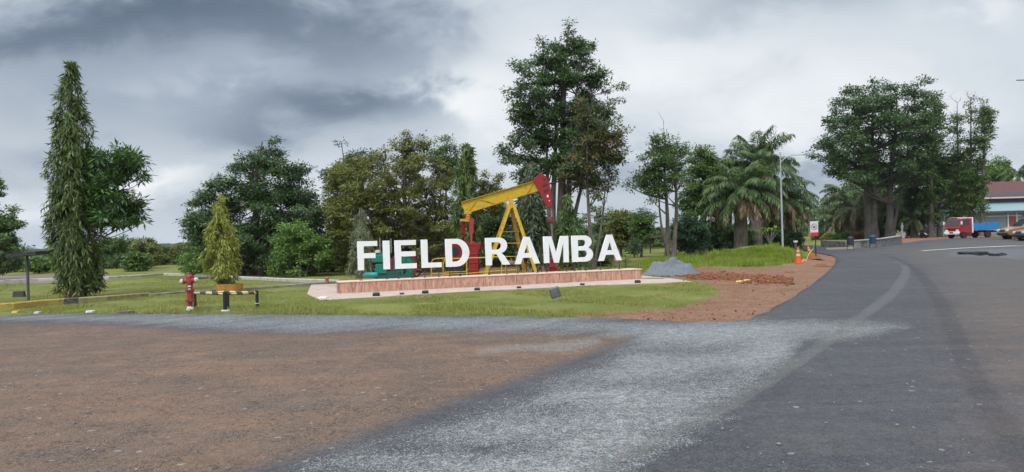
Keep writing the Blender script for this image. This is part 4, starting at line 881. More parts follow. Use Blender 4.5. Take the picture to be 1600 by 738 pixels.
# ------------------------------------------------------------------ far right: wall, bins, truck, cars, house
# low stone wall
wpx = [(1290, 386.0), (1306, 388.0), (1330, 389.4), (1350, 388.6), (1386, 385), (1412, 380.4)]
x, y, z = Gv([p[0] for p in wpx], [p[1] for p in wpx]); base = Vector((float(x[0]), float(y[0]), float(z[0])))
wl = thing('stone_wall', base, 'low grey stone wall with a pale coping round the big trees', 'wall')
mbw = MB(); mbc = MB()
for i in range(len(wpx) - 1):
    a = Vector((x[i], y[i] + .6, z[i] - .1)); b = Vector((x[i + 1], y[i + 1] + .6, z[i + 1] - .1)); mbw.bar(up(a, .36), up(b, .36), .35, .72)
    if i >= 2: mbc.bar(up(a, .76), up(b, .76), .5, .08)
def stones():
    m, t, p = new_mat('rubble_stone'); oc = t.node('ShaderNodeTexCoord').outputs['Object']; v = t.vor(oc, 3.2); cs = t.node('ShaderNodeSeparateColor'); t.l.new(v.outputs['Color'], cs.inputs[0]); e = t.vor(oc, 3.2, 'DISTANCE_TO_EDGE')
    c = t.mix(cs.outputs[0], (.06, .06, .062), (.15, .145, .14)); c = t.mix(t.math('LESS_THAN', e.outputs['Distance'], .05), c, (.19, .185, .175)); t.put(p.inputs['Base Color'], c); p.inputs['Roughness'].default_value = .9; return m
mbw.build('masonry', stones(), wl); mbc.build('coping', M('pale_coping', (.27, .26, .24), .85, .1, 1.), wl)
def bin_(px, py, mat, lab, D=None):
    b = G(px, py) if D is None else B(px, D); t_ = thing('litter_bin', b, lab, 'litter bin', 'litter bins on stands by the stone wall'); t_.scale = (.85,) * 3
    mb = MB(); mb.lathe([(.20, .45), (.26, .5), (.27, 1.05), (.28, 1.08), (.20, 1.22), (.05, 1.28)], b, 14); mb.build('barrel', mat, t_, smooth=False)
    mb = MB()
    for s_ in (-1, 1): mb.tube([b + Vector((s_ * .3, 0, 0)), b + Vector((s_ * .3, 0, 1.0))], .03, 6)
    mb.tube([b + Vector((-.3, 0, .8)), b + Vector((.3, 0, .8))], .02, 6); mb.build('stand', dark_iron, t_)
bin_(1364, 388.3, M('bin_blue', (.018, .045, .10), .5, .3), 'dark blue litter bin on a stand in front of the stone wall')
bin_(1329, 391, M('bin_dark', (.03, .03, .035), .5, .3), 'blackish litter bin on a stand at the left end of the stone wall')
b = G(1312, 390); mb = MB(); mb.box(up(b, .05), (2.1, .5, .22), Matrix.Rotation(-.25, 3, 'Z')); tag(mb.build('kerb', M('tan_kerb', (.28, .23, .15), .85, .1), org=b, bevel=.03), 'short sandy kerb stone left of the stone wall', 'kerb')

glass = M('dark_glass', (.02, .028, .032), .12, .3, spec=.6); rubber = M('rubber', (.02, .02, .02), .8, .3); chrome = M('wheel_metal', (.35, .33, .30), .4, .2, metal=.5)
def wheel(parent, x, y, r, w, hubm=chrome):
    mb = MB(); mb._lathe([(r * .58, -w / 2), (r * .94, -w / 2), (r, -w * .35), (r, w * .35), (r * .94, w / 2), (r * .58, w / 2), (r * .58, -w / 2)], Vector((x, y, r)), 24, Vector((0, 1, 0)), 0); wh_ = mb.build('wheel', rubber, parent)
    mb = MB(); mb.tube([(x, y - w * .42, r), (x, y + w * .42, r)], r * .6, 20)
    s_ = -1 if y < 0 else 1
    for k in range(5): a = k * 2 * math.pi / 5; mb.bar((x, y + s_ * w * .44, r), (x + math.cos(a) * r * .55, y + s_ * w * .44, r + math.sin(a) * r * .55), r * .16, w * .1, up=(0, 1, 0))
    mb.build('rim', hubm, wh_)
def side_profile(mb, pts, y0, y1, mi=0): mb.prism([(a, y0, b) for a, b in pts], (0, y1 - y0, 0), mi)
# the flatbed truck, nose along -x, local coordinates
tk = thing('flatbed_truck', (0, 0, 0), 'small flatbed truck with red cab and blue drop-side bed under the trees', 'truck')
tr_ = M('truck_red', (.26, .014, .014), .35, .12, 3, dirt=(.22, .06, .05), dirtamt=.3, coat=.3); tb = M('truck_blue', (.02, .17, .42), .5, .12, 3, dirt=(.09, .13, .17), dirtamt=.4)
mb = MB(); side_profile(mb, [(-2.35, .52), (-2.38, 1.05), (-2.30, 1.28), (-2.02, 1.92), (-1.92, 2.0), (-.86, 2.02), (-.80, 1.95), (-.80, .52)], -.84, .84); cab = mb.build('cab', tr_, tk, bevel=.05)
mb = MB(); mb.add([(-2.315, -.74, 1.28), (-2.315, .74, 1.28), (-2.055, .70, 1.87), (-2.055, -.70, 1.87)], [(0, 1, 2, 3)]); mb.prism([(-2.33, -.74, 1.28), (-2.33, .74, 1.28), (-2.06, .70, 1.88), (-2.06, -.70, 1.88)], (-.012, 0, .004)); mb.build('windscreen', glass, cab)
for s_ in (-1, 1):
    y_ = s_ * .845; mb = MB(); mb.prism([(-2.12, y_, 1.32), (-1.08, y_, 1.32), (-1.08, y_, 1.86), (-1.86, y_, 1.86)], (0, s_ * .012, 0)); mb.build('side_window', glass, cab)
    mb = MB(); mb.prism([(-2.2, y_, .62), (-.98, y_, .62), (-.98, y_, 1.24), (-2.2, y_, 1.24)], (0, s_ * .012, 0)); dr = mb.build('door', tr_, tk, bevel=.01); mb = MB(); mb.box((-1.1, y_ + s_ * .03, 1.12), (.16, .03, .04)); mb.build('handle', black, dr)
    mb = MB(); mb.bar((-2.2, s_ * .88, 1.55), (-2.28, s_ * 1.05, 1.6), .03); mb.box((-2.28, s_ * 1.06, 1.55), (.06, .16, .32)); mb.build('mirror', M('mirror_white', (.6, .6, .6), .5), tk, bevel=.01)
    mb = MB(); mb.box((-2.385, s_ * .62, .80), (.05, .32, .17)); mb.build('headlight', M('headlight', (.6, .6, .58), .15, .1, spec=.8), tk, bevel=.02)
mb = MB(); mb.box((-2.40, 0, .60), (.14, 1.74, .20)); mb.box((-2.395, 0, .47), (.10, 1.6, .10)); mb.build('bumper', M('bumper_white', (.72, .72, .70), .4, .06), tk, bevel=.02)
mb = MB(); mb.box((-2.387, 0, .93), (.03, 1.1, .16)); mb.build('grille', black, tk); mb = MB(); mb.box((-2.475, 0, .60), (.01, .45, .13)); mb.build('number_plate', black, tk)
mb = MB(); [mb.bar((-2.0 + k * .5, -.6, 2.1), (-2.0 + k * .5, .6, 2.1), .04) for k in range(3)]; mb.bar((-2.0, -.6, 2.1), (-1.0, -.6, 2.1), .04); mb.bar((-2.0, .6, 2.1), (-1.0, .6, 2.1), .04); [mb.bar((a, c, 2.0), (a, c, 2.1), .03) for a in (-2., -1.) for c in (-.6, .6)]; mb.build('roof_rack', M('rack_cream', (.55, .45, .38), .6), tk)
mb = MB(); [mb.bar((-.68, s_ * .85, .55), (-.68, s_ * .85, 2.1), .09) for s_ in (-1, 1)]; mb.bar((-.68, -.85, 2.06), (-.68, .85, 2.06), .08); mb.build('headboard_frame', M('frame_white', (.7, .7, .7), .5), tk)
mb = MB(); mb.box((.9, 0, .66), (3.3, .8, .16)); mb.build('chassis', black, tk); mb = MB(); mb.box((.98, 0, .86), (3.2, 1.78, .10)); mb.build('deck', tb, tk)
for s_ in (-1, 1):
    mb = MB(); mb.box((.98, s_ * .88, 1.2), (3.2, .04, .62)); [mb.box((-.6 + k * .79, s_ * .905, 1.2), (.05, .03, .62)) for k in range(5)]; mb.build('drop_side', tb, tk)
mb = MB(); mb.box((2.59, 0, 1.2), (.04, 1.78, .62)); mb.build('tailgate', tb, tk); mb = MB(); mb.box((-.61, 0, 1.2), (.04, 1.7, .6)); mb.build('front_board', tb, tk)
for xx in (-1.72, 1.35):
    for s_ in (-1, 1): wheel(tk, xx, s_ * .72, .36, .24, dark_red)
mb = MB(); mb.box((2.45, 0, .6), (.05, 1.7, .12)); mb.build('rear_bar', dark_red, tk)
DT = 75.; tc = B(1517, DT); tk.location = tc + Vector((0, 0, .0)); tk.rotation_euler = (0, 0, rad(16))
# cars at the right edge
def car(lab, mat, D, px, rz, scale=1.):
    t_ = thing('parked_car', (0, 0, 0), lab, 'car', 'cars parked at the right edge')
    mb = MB(); side_profile(mb, [(-2.15, .35), (-2.22, .55), (-2.18, .82), (-1.15, 1.02), (-1.05, 1.03), (1.95, 1.05), (2.1, .9), (2.12, .38), (1.75, .30), (-1.9, .28)], -.84, .84); bd = mb.build('body', mat, t_, bevel=.09)
    mb = MB(); V = [(-1.15, -.76, 1.0), (-1.15, .76, 1.0), (-.35, .64, 1.62), (-.35, -.64, 1.62), (1.15, .64, 1.64), (1.15, -.64, 1.64), (1.95, .76, 1.02), (1.95, -.76, 1.02)]
    mb.add(V, [(0, 1, 2, 3), (3, 2, 4, 5), (5, 4, 6, 7), (0, 3, 5, 7), (1, 6, 4, 2), (0, 7, 6, 1)]); cabn = mb.build('roof', mat, t_, bevel=.05)
    mb = MB(); mb.prism([(-1.10, -.66, 1.075), (-1.10, .66, 1.075), (-.45, .56, 1.58), (-.45, -.56, 1.58)], (-.02, 0, .024)); mb.build('windscreen', glass, cabn)
    for s_ in (-1, 1):
        mb = MB(); mb.prism([(-.86, s_ * .745, 1.10), (.30, s_ * .745, 1.10), (.30, s_ * .665, 1.55), (-.36, s_ * .665, 1.55)], (0, s_ * .02, 0)); mb.build('side_window', glass, cabn)
        mb = MB(); mb.prism([(.38, s_ * .745, 1.10), (1.62, s_ * .745, 1.10), (1.15, s_ * .665, 1.55), (.38, s_ * .665, 1.55)], (0, s_ * .02, 0)); mb.build('side_window', glass, cabn)
        mb = MB(); mb.box((-2.13, s_ * .62, .74), (.16, .36, .18)); mb.build('headlight', M('headlight', (.6, .6, .58)), t_, bevel=.03)
        mb = MB(); mb.box((-.78, s_ * .92, 1.12), (.12, .18, .13)); mb.build('mirror', mat, t_, bevel=.03)
        for xx in (-1.38, 1.35):
            mb = MB(); mb._lathe([(.36, -.02), (.44, -.02), (.42, .03), (.36, .03), (.36, -.02)], Vector((xx, s_ * .85, .36)), 24, Vector((0, s_, 0)), 0); mb.build('wheel_arch', mat, t_)
            mb = MB(); mb.tube([(xx, s_ * .80, .36), (xx, s_ * .851, .36)], .40, 24); mb.build('wheel_well', black, t_); wheel(t_, xx, s_ * .76, .34, .22, chrome if mat is not bronze else M('bronze_rim', (.34, .22, .13), .5))
    mb = MB(); mb.box((-2.17, 0, .46), (.14, 1.5, .16)); mb.build('bumper', black, t_, bevel=.03); mb = MB(); mb.box((-2.2, 0, .68), (.04, .7, .12)); mb.build('grille', black, t_)
    p_ = B(px, D); t_.location = p_; t_.rotation_euler = (0, 0, rz); t_.scale = (scale,) * 3; return t_
bronze = M('car_bronze', (.22, .115, .06), .32, .1, 2, dirt=(.24, .15, .10), dirtamt=.4, coat=.4)
car('bronze car with tan wheels parked at the right edge, its nose pointing left', bronze, 66, 1612, rad(-6), 1.12)
car('dark grey car at the right edge in front of the bronze car', M('car_grey', (.06, .065, .07), .3, .1, coat=.4), 62, 1634, rad(-4), 1.0)
# house
DH = 104.
def HP(px, py, d=0.): v = P(px, py, DH + d); return Vector((v.x, DH + d, v.z))
hb0 = B(1545, DH); hs = thing('house', hb0, 'grey blue house with a dark red hipped roof behind the trees at the right', 'house')
xl = HP(1500, 350).x; xr = xl + 22; zg = hb0.z; z1 = HP(1560, 331).z; z2 = HP(1560, 310).z
wallm = M('house_wall', (.19, .25, .26), .85, .08, 1.); 
mb = MB(); mb.box(((xl + xr) / 2, DH + 5, (zg + z1) / 2), (xr - xl, 10, z1 - zg)); mb.build('wall', wallm, hs)
mb = MB(); mb.box(((xl + xr) / 2, DH + 6.5, (z1 + z2) / 2 + .4), (xr - xl - 2, 9, z2 - z1 + 1.0)); mb.build('upper_wall', M('house_dark', (.10, .13, .15), .85, .1), hs)
mb = MB(); mb.prism([(xl - .5, DH - 1.5, z1), (xr + .5, DH - 1.5, z1), (xr + .5, DH + 2.2, z1 + 1.45), (xl - .5, DH + 2.2, z1 + 1.45)], (0, 0, .1)); mb.build('lower_roof', M('awning', (.20, .265, .285), .6, .08, .8), hs)
mb = MB(); zr0 = HP(1560, 309).z; zr1 = HP(1540, 287).z; rx0, rx1 = xl + .6, xr - .6; yc = DH + 6.5
mb.add([(rx0, DH + 1, zr0), (rx1, DH + 1, zr0), (rx1, DH + 12, zr0), (rx0, DH + 12, zr0), (rx0 + 4.6, yc, zr1 + .6), (rx1 - 6.5, yc, zr1 + .6)], [(0, 1, 5, 4), (1, 2, 5), (2, 3, 4, 5), (3, 0, 4), (3, 2, 1, 0)])
rf = mb.build('roof', M('roof_red', (.10, .042, .04), .8, .12, 2.), hs); mb = MB(); mb.bar((rx0, DH + .95, zr0), (rx1, DH + .95, zr0), .12, .2); mb.build('fascia', M('fascia', (.45, .40, .36), .8), rf)
dx = HP(1581, 345).x; mb = MB(); mb.box((dx, DH - .05, zg + 1.25), (.95, .12, 2.5)); dr = mb.build('door', M('door_red', (.25, .07, .055), .6, .1), hs); mb = MB(); mb.box((dx + .35, DH - .13, zg + 1.2), (.06, .06, .14)); mb.build('handle', steel, dr)
mb = MB(); [mb.box((dx + s_ * .62, DH - .08, zg + 1.4), (.14, .2, 2.9)) for s_ in (-1, 1)]; mb.build('door_frame', M('frame_white', (.7, .7, .7), .5), hs)
mb = MB(); mb.box((xl + 6.2, DH - .04, z1 - .62), (5.6, .08, .09)); mb.box((dx + 4.2, DH - .04, z1 - .62), (5.5, .08, .09)); mb.box((xl + 6.2, DH - .04, z1 - .12), (9, .08, .08)); mb.build('wall_band', M('frame_white', (.7, .7, .7), .5), hs)
mb = MB(); mb.box((xl + 7.2, DH - .5, zg + .45), (3.0, .9, 1.0)); mb.build('front_step_wall', M('tan_wall', (.36, .31, .19), .85, .15), hs)
# white pillars of the shed in the shade of the trees
sh = thing('open_shed', B(1450, 100), 'open shed with thin white pillars in the shade behind the truck', 'shed')
for k, px in enumerate((1447, 1458, 1469, 1474, 1480, 1488, 1494)): b = B(px, 99); mb = MB(); mb.bar(b, up(b, 3.), .16); mb.build('pillar', M('frame_white', (.7, .7, .7), .5), sh)
a = B(1440, 99); c = B(1500, 99); mb = MB(); mb.box(((a.x + c.x) / 2, 101, a.z + 3.15), (c.x - a.x + 1, 5, .16)); mb.build('roof', M('shed_roof', (.12, .12, .13), .8), sh)
b = B(1410, 92); stt = MB(); stt.lathe([(.14, .8), (.10, 1.0), (.16, 1.2), (.18, 1.5), (.12, 1.62), (.07, 1.66), (.11, 1.75), (.11, 1.85), (.05, 1.93)], b, 12); stt.box(up(b, .4), (.4, .4, .8)); tag(stt.build('garden_statue', M('statue_white', (.62, .62, .60), .7), org=b), 'small white statue standing in the dark shade behind the stone wall', 'statue')
# a parked motorbike seen from the front, in the shade
b = B(1443, 84); mk = thing('motorbike', b, 'dark motorbike with a white front mudguard parked under the trees', 'motorbike')
for dx_, dy in ((-.1, -.62), (.12, .62)):
    mb = MB(); c_ = b + Vector((dx_, dy, .3)); mb._lathe([(.22, -.05), (.30, -.05), (.30, .05), (.22, .05), (.22, -.05)], c_, 20, Vector((1, .2, 0)).normalized(), 0); mb.tube([c_ - Vector((.03, 0, 0)), c_ + Vector((.03, 0, 0))], .22, 10); mb.build('wheel', rubber, mk)
mb = MB(); mb.bar(b + Vector((-.08, -.4, .55)), b + Vector((.1, .6, .75)), .26, .30); mb.bar(b + Vector((-.1, -.62, .3)), b + Vector((-.05, -.4, 1.0)), .07); mb.box(b + Vector((-.05, -.42, .85)), (.34, .2, .34)); mb.build('body', black, mk, bevel=.04)
mb = MB(); mb.bar(b + Vector((-.35, -.35, 1.05)), b + Vector((.28, -.3, 1.05)), .035); mb.build('handlebar', black, mk); mb = MB(); mb.bar(b + Vector((-.12, -.9, .42)), b + Vector((-.1, -.4, .62)), .14, .03); mb.build('mudguard', M('frame_white', (.7, .7, .7), .5), mk)
mb = MB(); mb.bar(b + Vector((-.02, -.1, .82)), b + Vector((.1, .6, .9)), .26, .1); mb.build('seat', black, mk, bevel=.03)
# --- rail fence and low shelter beyond the lawn, centre
fp = [(958, 76), (1000, 76), (1042, 75), (1084, 74), (1126, 74)]
fe = thing('rail_fence', B(1040, 75), 'low dark rail fence beyond the lawn behind the gravel heap', 'fence')
bs = [B(px, D) for px, D in fp]
for i, b in enumerate(bs): mb = MB(); mb.bar(up(b, -.1), up(b, 1.0), .12); mb.build('post', M('old_wood', (.09, .07, .05), .9, .3), fe)
for i in range(4):
    for h in (.45, .9): mb = MB(); mb.bar(up(bs[i], h), up(bs[i + 1], h), .07, .1); mb.build('rail', M('old_wood', (.09, .07, .05)), fe)
s0 = B(1036, 70); sh2 = thing('shelter', s0, 'low flat roofed dark shelter on posts beyond the lawn', 'shelter')
mb = MB(); mb.box(up(s0, 1.62), (4.2, 2.2, .14)); mb.build('roof', M('rust_roof', (.11, .07, .055), .9, .2), sh2)
for dx_ in (-1.2, 1.7): mb = MB(); mb.bar(s0 + Vector((dx_, 0, -.1)), s0 + Vector((dx_, 0, 1.6)), .10); mb.build('post', M('old_wood', (.09, .07, .05)), sh2)
mb = MB(); mb.box(s0 + Vector((-1.3, -.3, 1.2)), (.9, .1, .6)); mb.build('hanging_board', M('rust_roof', (.11, .07, .055)), sh2)
# huts far at the left
for px, D, w_, lab in ((246, 95, 2.2, 'pale flat roofed hut among the bushes behind the lawn'), (271, 110, 3., 'grey hut with a pale ledge beside the large dark tree')):
    b = B(px, D); t_ = thing('hut', b, lab, 'hut', 'small huts behind the left lawn'); mb = MB(); mb.box(up(b, .5), (w_ * .8, 1.6, 1.0)); mb.build('wall', M('hut_grey', (.15, .16, .17), .9), t_)
    mb = MB(); mb.box(up(b, 1.06), (w_, 2., .14)); mb.build('roof', M('hut_roof', (.42, .42, .42), .8), t_)
# ------------------------------------------------------------------ trees and plants
def unit(a): return a / (np.linalg.norm(a, axis=1, keepdims=True) + 1e-9)
def leaf_mesh(name, C, Dr, Nm, L, W, mat, parent, fold=.0):
    """C base points, Dr axis, Nm normal hint, L and W arrays: a pointed leaf each"""
    Dr = unit(Dr); Sd = unit(np.cross(Dr, Nm)); n = len(C); L = np.asarray(L)[:, None]; W = np.asarray(W)[:, None]
    up_ = np.cross(Sd, Dr)
    V = np.empty((n, 4, 3)); V[:, 0] = C; V[:, 1] = C + Dr * L * .45 + Sd * W / 2; V[:, 2] = C + Dr * L - up_ * L * .08; V[:, 3] = C + Dr * L * .45 - Sd * W / 2
    t1 = rng.random(n); t2 = rng.random(n)
    return np_mesh(name, V.reshape(-1, 3), 4, np.arange(n * 4), mat, parent, {'tint': ('FACE', t1), 'tint2': ('FACE', t2)})
class Tubes:
    """many thin tapered tubes in one mesh"""
    def __init__(s, n=6): s.V = []; s.I = []; s.k = 0; s.n = n
    def add(s, pts, radii):
        pts = np.array([tuple(p) for p in pts], float); m_ = len(pts); d = np.gradient(pts, axis=0); d = unit(d)
        ref = np.array([1., .3, .1]); a = unit(np.cross(d, ref)); b = np.cross(d, a); th = np.arange(s.n) * 2 * math.pi / s.n
        r = np.asarray(radii, float)[:, None, None]
        ring = pts[:, None] + r * (a[:, None] * np.cos(th)[None, :, None] + b[:, None] * np.sin(th)[None, :, None])
        s.V.append(ring.reshape(-1, 3)); i = np.arange(m_ - 1)[:, None] * s.n; k = np.arange(s.n)[None]; k2 = (k + 1) % s.n
        s.I.append((np.stack([i + k, i + k2, i + s.n + k2, i + s.n + k], -1) + s.k).reshape(-1)); s.k += m_ * s.n
    def build(s, name, mat, parent=None): return np_mesh(name, np.concatenate(s.V), 4, np.concatenate(s.I), mat, parent, None, True)
def bez(a, b, bend, n=6):
    a = np.array(a, float); b = np.array(b, float); m_ = (a + b) / 2 + np.array(bend, float); t = np.linspace(0, 1, n)[:, None]
    return (1 - t) ** 2 * a + 2 * t * (1 - t) * m_ + t * t * b
bark1 = bark_mat('bark_brown', (.055, .042, .032), (.16, .13, .105)); bark2 = bark_mat('bark_grey', (.10, .09, .08), (.26, .24, .21))
def seeds_in(poly, n, rmin, rmax):
    """points spread inside an outline, each with the size it may have there"""
    P_ = np.array(poly, float); lo = P_.min(0); hi = P_.max(0); pts = []
    cand = rng.uniform(lo, hi, (n * 60, 2)); ok_ = inpoly(cand[:, 0], cand[:, 1], poly); cand = cand[ok_]; d = distline(cand[:, 0], cand[:, 1], poly, True)
    area = math.sqrt((hi - lo).prod() / n) * .52
    for (x, y), q in zip(cand, d):
        if q < rmin * .45: continue
        if all((x - a) ** 2 + ((y - b) * 1.3) ** 2 > (area * (.55 + .6 * rng.random())) ** 2 for a, b, _ in pts): pts.append((x, y, min(rmax, max(rmin, q * 1.15))))
        if len(pts) >= n: break
    return pts
def broad_tree(label, outline, base, D, mat, trunks, n=40, rpx=(8, 22), leaf=(.20, .10), lai=1.9, flat=.55, depth=.85, group=None, cat='tree', name='tree', bark=bark1, clump=.30, droop=.3, bare=0, minz=None, whorl=False, fork=.4, maxleaf=26000, limbs=True):
    """outline: the crown's silhouette; trunks: list of (base dx px, top (px, py), radius m, lean)"""
    b0 = B(base, D); root = thing(name, b0, label, cat, group); m2p = D / F; leaf = (leaf[0] * .66, leaf[1] * .66); maxleaf = int(maxleaf * 2.6); clump = clump * .9; lai = lai * 1.45; flat = max(flat, .48)
    S_ = seeds_in(outline, n, *rpx); ys = np.array([p[1] for p in outline])
    lobes = []
    for (x, y, r) in S_:
        # half width of the outline at this height gives the room in depth
        row = inpoly(np.arange(-100, 1750, 3.), np.full(617, y), outline); xs = np.arange(-100, 1750, 3.)[row]; hw = (xs.max() - xs.min()) / 2 if len(xs) else r; mx_ = (xs.max() + xs.min()) / 2 if len(xs) else x
        room = math.sqrt(max(0., 1 - ((x - mx_) / max(hw, 1)) ** 2)) * hw * depth; dd = rng.uniform(-1, 1) * max(0, room) * m2p
        p = P(x, y, D); p = Vector((p.x * (D + dd) / D, D + dd, EYE + (p.z - EYE) * (D + dd) / D)); lobes.append((p, r * m2p))
    # trunks and limbs
    T = Tubes(8); TR = []; W_ = Tubes(5)
    for bx, (tx, ty), r0, wob_ in trunks:
        a = B(base + bx, D + rng.uniform(-.4, .4)); tp = P(tx, ty, D + rng.uniform(-.3, .3)); k = 9; f = np.linspace(0, 1, k)[:, None]
        pts = np.array(a) * (1 - f) + np.array(tp) * f + np.stack([np.sin(f[:, 0] * 5 + rng.uniform(0, 6)) * wob_ * f[:, 0], np.cos(f[:, 0] * 4) * wob_ * f[:, 0], 0 * f[:, 0]], 1)
        pts[0, 2] -= .1; rr = r0 * (1 - .86 * f[:, 0] ** 1.1) * (1 + .5 * np.exp(-f[:, 0] * 14)); T.add(pts, rr); TR.append((pts, rr))
    C = []; N_ = []; leafA = leaf[0] * leaf[1] * .55; O_ = []
    for p, r in lobes:
        pt_, rr = TR[rng.integers(len(TR))] if len(TR) > 1 and rng.random() < .3 else min(TR, key=lambda q: np.min(np.linalg.norm(q[0][:, :2] - np.array(p)[:2], axis=1)))
        j = int(np.argmin(np.abs(pt_[:, 2] - (p.z - fork * np.linalg.norm(pt_[:, :2] - np.array(p)[:2], axis=1).min() - .3)))); j = max(min(j, len(pt_) - 1), 1); st = pt_[j]
        ln = np.linalg.norm(np.array(p) - st)
        if limbs: T.add(bez(st, p, (0, 0, -.10 * ln), 7), np.linspace(min(rr[j] * .55, .035 + .02 * ln), .012, 7))
        A_ = math.pi * r * r * (flat + .35); nl = max(12, int(lai * A_ / leafA)); ns = max(3, int(r * r * 9 / clump * .35))
        u_ = unit(rng.normal(size=(ns, 3))) * rng.random((ns, 1)) ** .45; u_[:, 2] *= flat; u_[:, 2] += .12 * flat; cs = np.array(p) + u_ * r
        if ns < 60 and limbs:
            for c_ in cs[:: 2]: W_.add(np.array([np.array(p), (np.array(p) + c_) / 2 + [0, 0, -.04], c_]), [.014, .01, .005])
        w_ = rng.integers(0, ns, nl); q = cs[w_] + rng.normal(size=(nl, 3)) * [clump * .55, clump * .55, clump * .28]
        C.append(q); N_.append(q - np.array(p)); O_.append(q - cs[w_])
    C = np.concatenate(C); N_ = unit(np.concatenate(N_)); O_ = unit(np.concatenate(O_) + 1e-6)
    if len(C) > maxleaf: sel = rng.permutation(len(C))[:maxleaf]; C, N_, O_ = C[sel], N_[sel], O_[sel]
    if minz is not None: ok_ = C[:, 2] > b0.z + minz; C, N_, O_ = C[ok_], N_[ok_], O_[ok_]
    nn = len(C); Dr = O_ * .9 + N_ * .5 + rng.normal(size=(nn, 3)) * .45; Dr[:, 2] -= droop; Nm = np.tile([0, 0, 1.], (nn, 1)) + N_ * .6 + rng.normal(size=(nn, 3)) * .45
    sc = rng.uniform(.5, 1.4, nn)
    leaf_mesh('crown', C, Dr, Nm, leaf[0] * sc, leaf[1] * sc, mat, root)
    for _ in range(bare):
        pt_, rr = TR[rng.integers(len(TR))]; st = pt_[rng.integers(5, len(pt_))]; a = rng.uniform(0, 6.28); e_ = st + np.array([math.cos(a) * rng.uniform(.3, .9), math.sin(a) * .6, rng.uniform(.4, 1.2)]); pth = bez(st, e_, (0, 0, -.3), 7); T.add(pth, np.linspace(.03, .007, 7))
        for q in range(2, 7): W_.add(bez(pth[q], pth[q] + rng.normal(size=3) * [.35, .3, .2] + [0, 0, .3], (0, 0, 0), 4), [.012, .01, .008, .005])
    T.build('trunk', bark, root)
    if W_.V: W_.build('twigs', bark, root)['kind'] = 'stuff'
    return root
def mast_tree(label, rows, base, D, mat, group=None, leaf=(.22, .045), dens=1., trunk=.11, bark=bark2, sweep=.75, cat='tree', flat=False, bare=False, jit=.42):
    """drooping column tree; rows: (py, left px, right px) top to bottom"""
    b0 = B(base, D); root = thing('mast_tree', b0, label, cat, group); m2p = D / F
    rz_ = np.array([P((a + b) / 2, y, D).z for y, a, b in rows]); rc = np.array([P((a + b) / 2, y, D).x for y, a, b in rows]); rr = np.array([(b - a) / 2 * m2p for y, a, b in rows]); o_ = np.argsort(rz_); rz_, rc, rr = rz_[o_], rc[o_], rr[o_]
    T = Tubes(7); top = rz_[-1]; zs = np.linspace(b0.z - .1, top, 14); tx = np.interp(zs, rz_, rc); tx[0] = b0.x; tx[1] = b0.x * .6 + tx[1] * .4
    T.add(np.stack([tx, np.full(14, D) + .05 * np.sin(zs), zs], 1), np.linspace(trunk, .012, 14)); C = []; Dr = []; Nm = []
    H_ = top - rz_[0]; area = np.trapezoid(rr, rz_) * 2 if hasattr(np, 'trapezoid') else np.trapz(rr, rz_) * 2; nb = int(area * 22 * dens)
    pz = rng.random(nb * 2); wgt = np.interp(rz_[0] + pz * H_, rz_, rr) / rr.max(); pz = pz[rng.random(nb * 2) < np.maximum(wgt, .15)][:nb]
    for f in pz:
        zt = rz_[0] + f * H_; R_ = np.interp(zt, rz_, rr) * min(1.05, .9 + rng.normal() * jit * .45); a = rng.uniform(0, 2 * math.pi); R_ = max(R_ * (.86 + .22 * math.sin(zt * 5.3 + 2 * math.sin(a)) * math.sin(a * 2 + zt * 2.1)), .07); cx_ = np.interp(zt, rz_, rc)
        drop = R_ * rng.uniform(.8, 1.5) * sweep + .12; zs_ = min(zt + drop * .75, top); n_ = 7; t = np.linspace(0, 1, n_); rad_ = R_ * (1 - (1 - t) ** 1.7)
        pts = np.stack([cx_ + math.cos(a) * rad_, D + math.sin(a) * rad_, zs_ + .10 * R_ * np.sin(t * 3.1) - drop * t ** 1.8], 1)
        if rng.random() < .35: T.add(pts, np.linspace(.018, .005, n_))
        k = int(rng.integers(34, 64)); tt = rng.random(k) ** .6; i_ = np.minimum((tt * (n_ - 1)).astype(int), n_ - 2); fr = tt * (n_ - 1) - i_; q = pts[i_] * (1 - fr[:, None]) + pts[i_ + 1] * fr[:, None]
        C.append(q + rng.normal(size=(k, 3)) * .05); ou = np.array([math.cos(a), math.sin(a), 0]); d_ = ou * rng.uniform(.1, .6, (k, 1)) + rng.normal(size=(k, 3)) * .42 + np.array([0, 0, -1.]) * rng.uniform(.4, 1.3, (k, 1)); Dr.append(d_); Nm.append(np.tile(ou, (k, 1)) + rng.normal(size=(k, 3)) * .5)
    C = np.concatenate(C); Dr = np.concatenate(Dr); Nm = np.concatenate(Nm); sc = rng.uniform(.7, 1.3, len(C))
    if bare: keep = rng.random(len(C)) < np.clip(1.25 - (C[:, 2] - rz_[0]) / H_, .15, 1); keep |= C[:, 2] > top - .35; C, Dr, Nm, sc = C[keep], Dr[keep], Nm[keep], sc[keep]
    ok_ = C[:, 2] > b0.z + .25; C, Dr, Nm, sc = C[ok_], Dr[ok_], Nm[ok_], sc[ok_]
    leaf_mesh('crown', C, Dr, Nm, leaf[0] * sc, leaf[1] * sc, mat, root); T.build('trunk', bark, root); return root
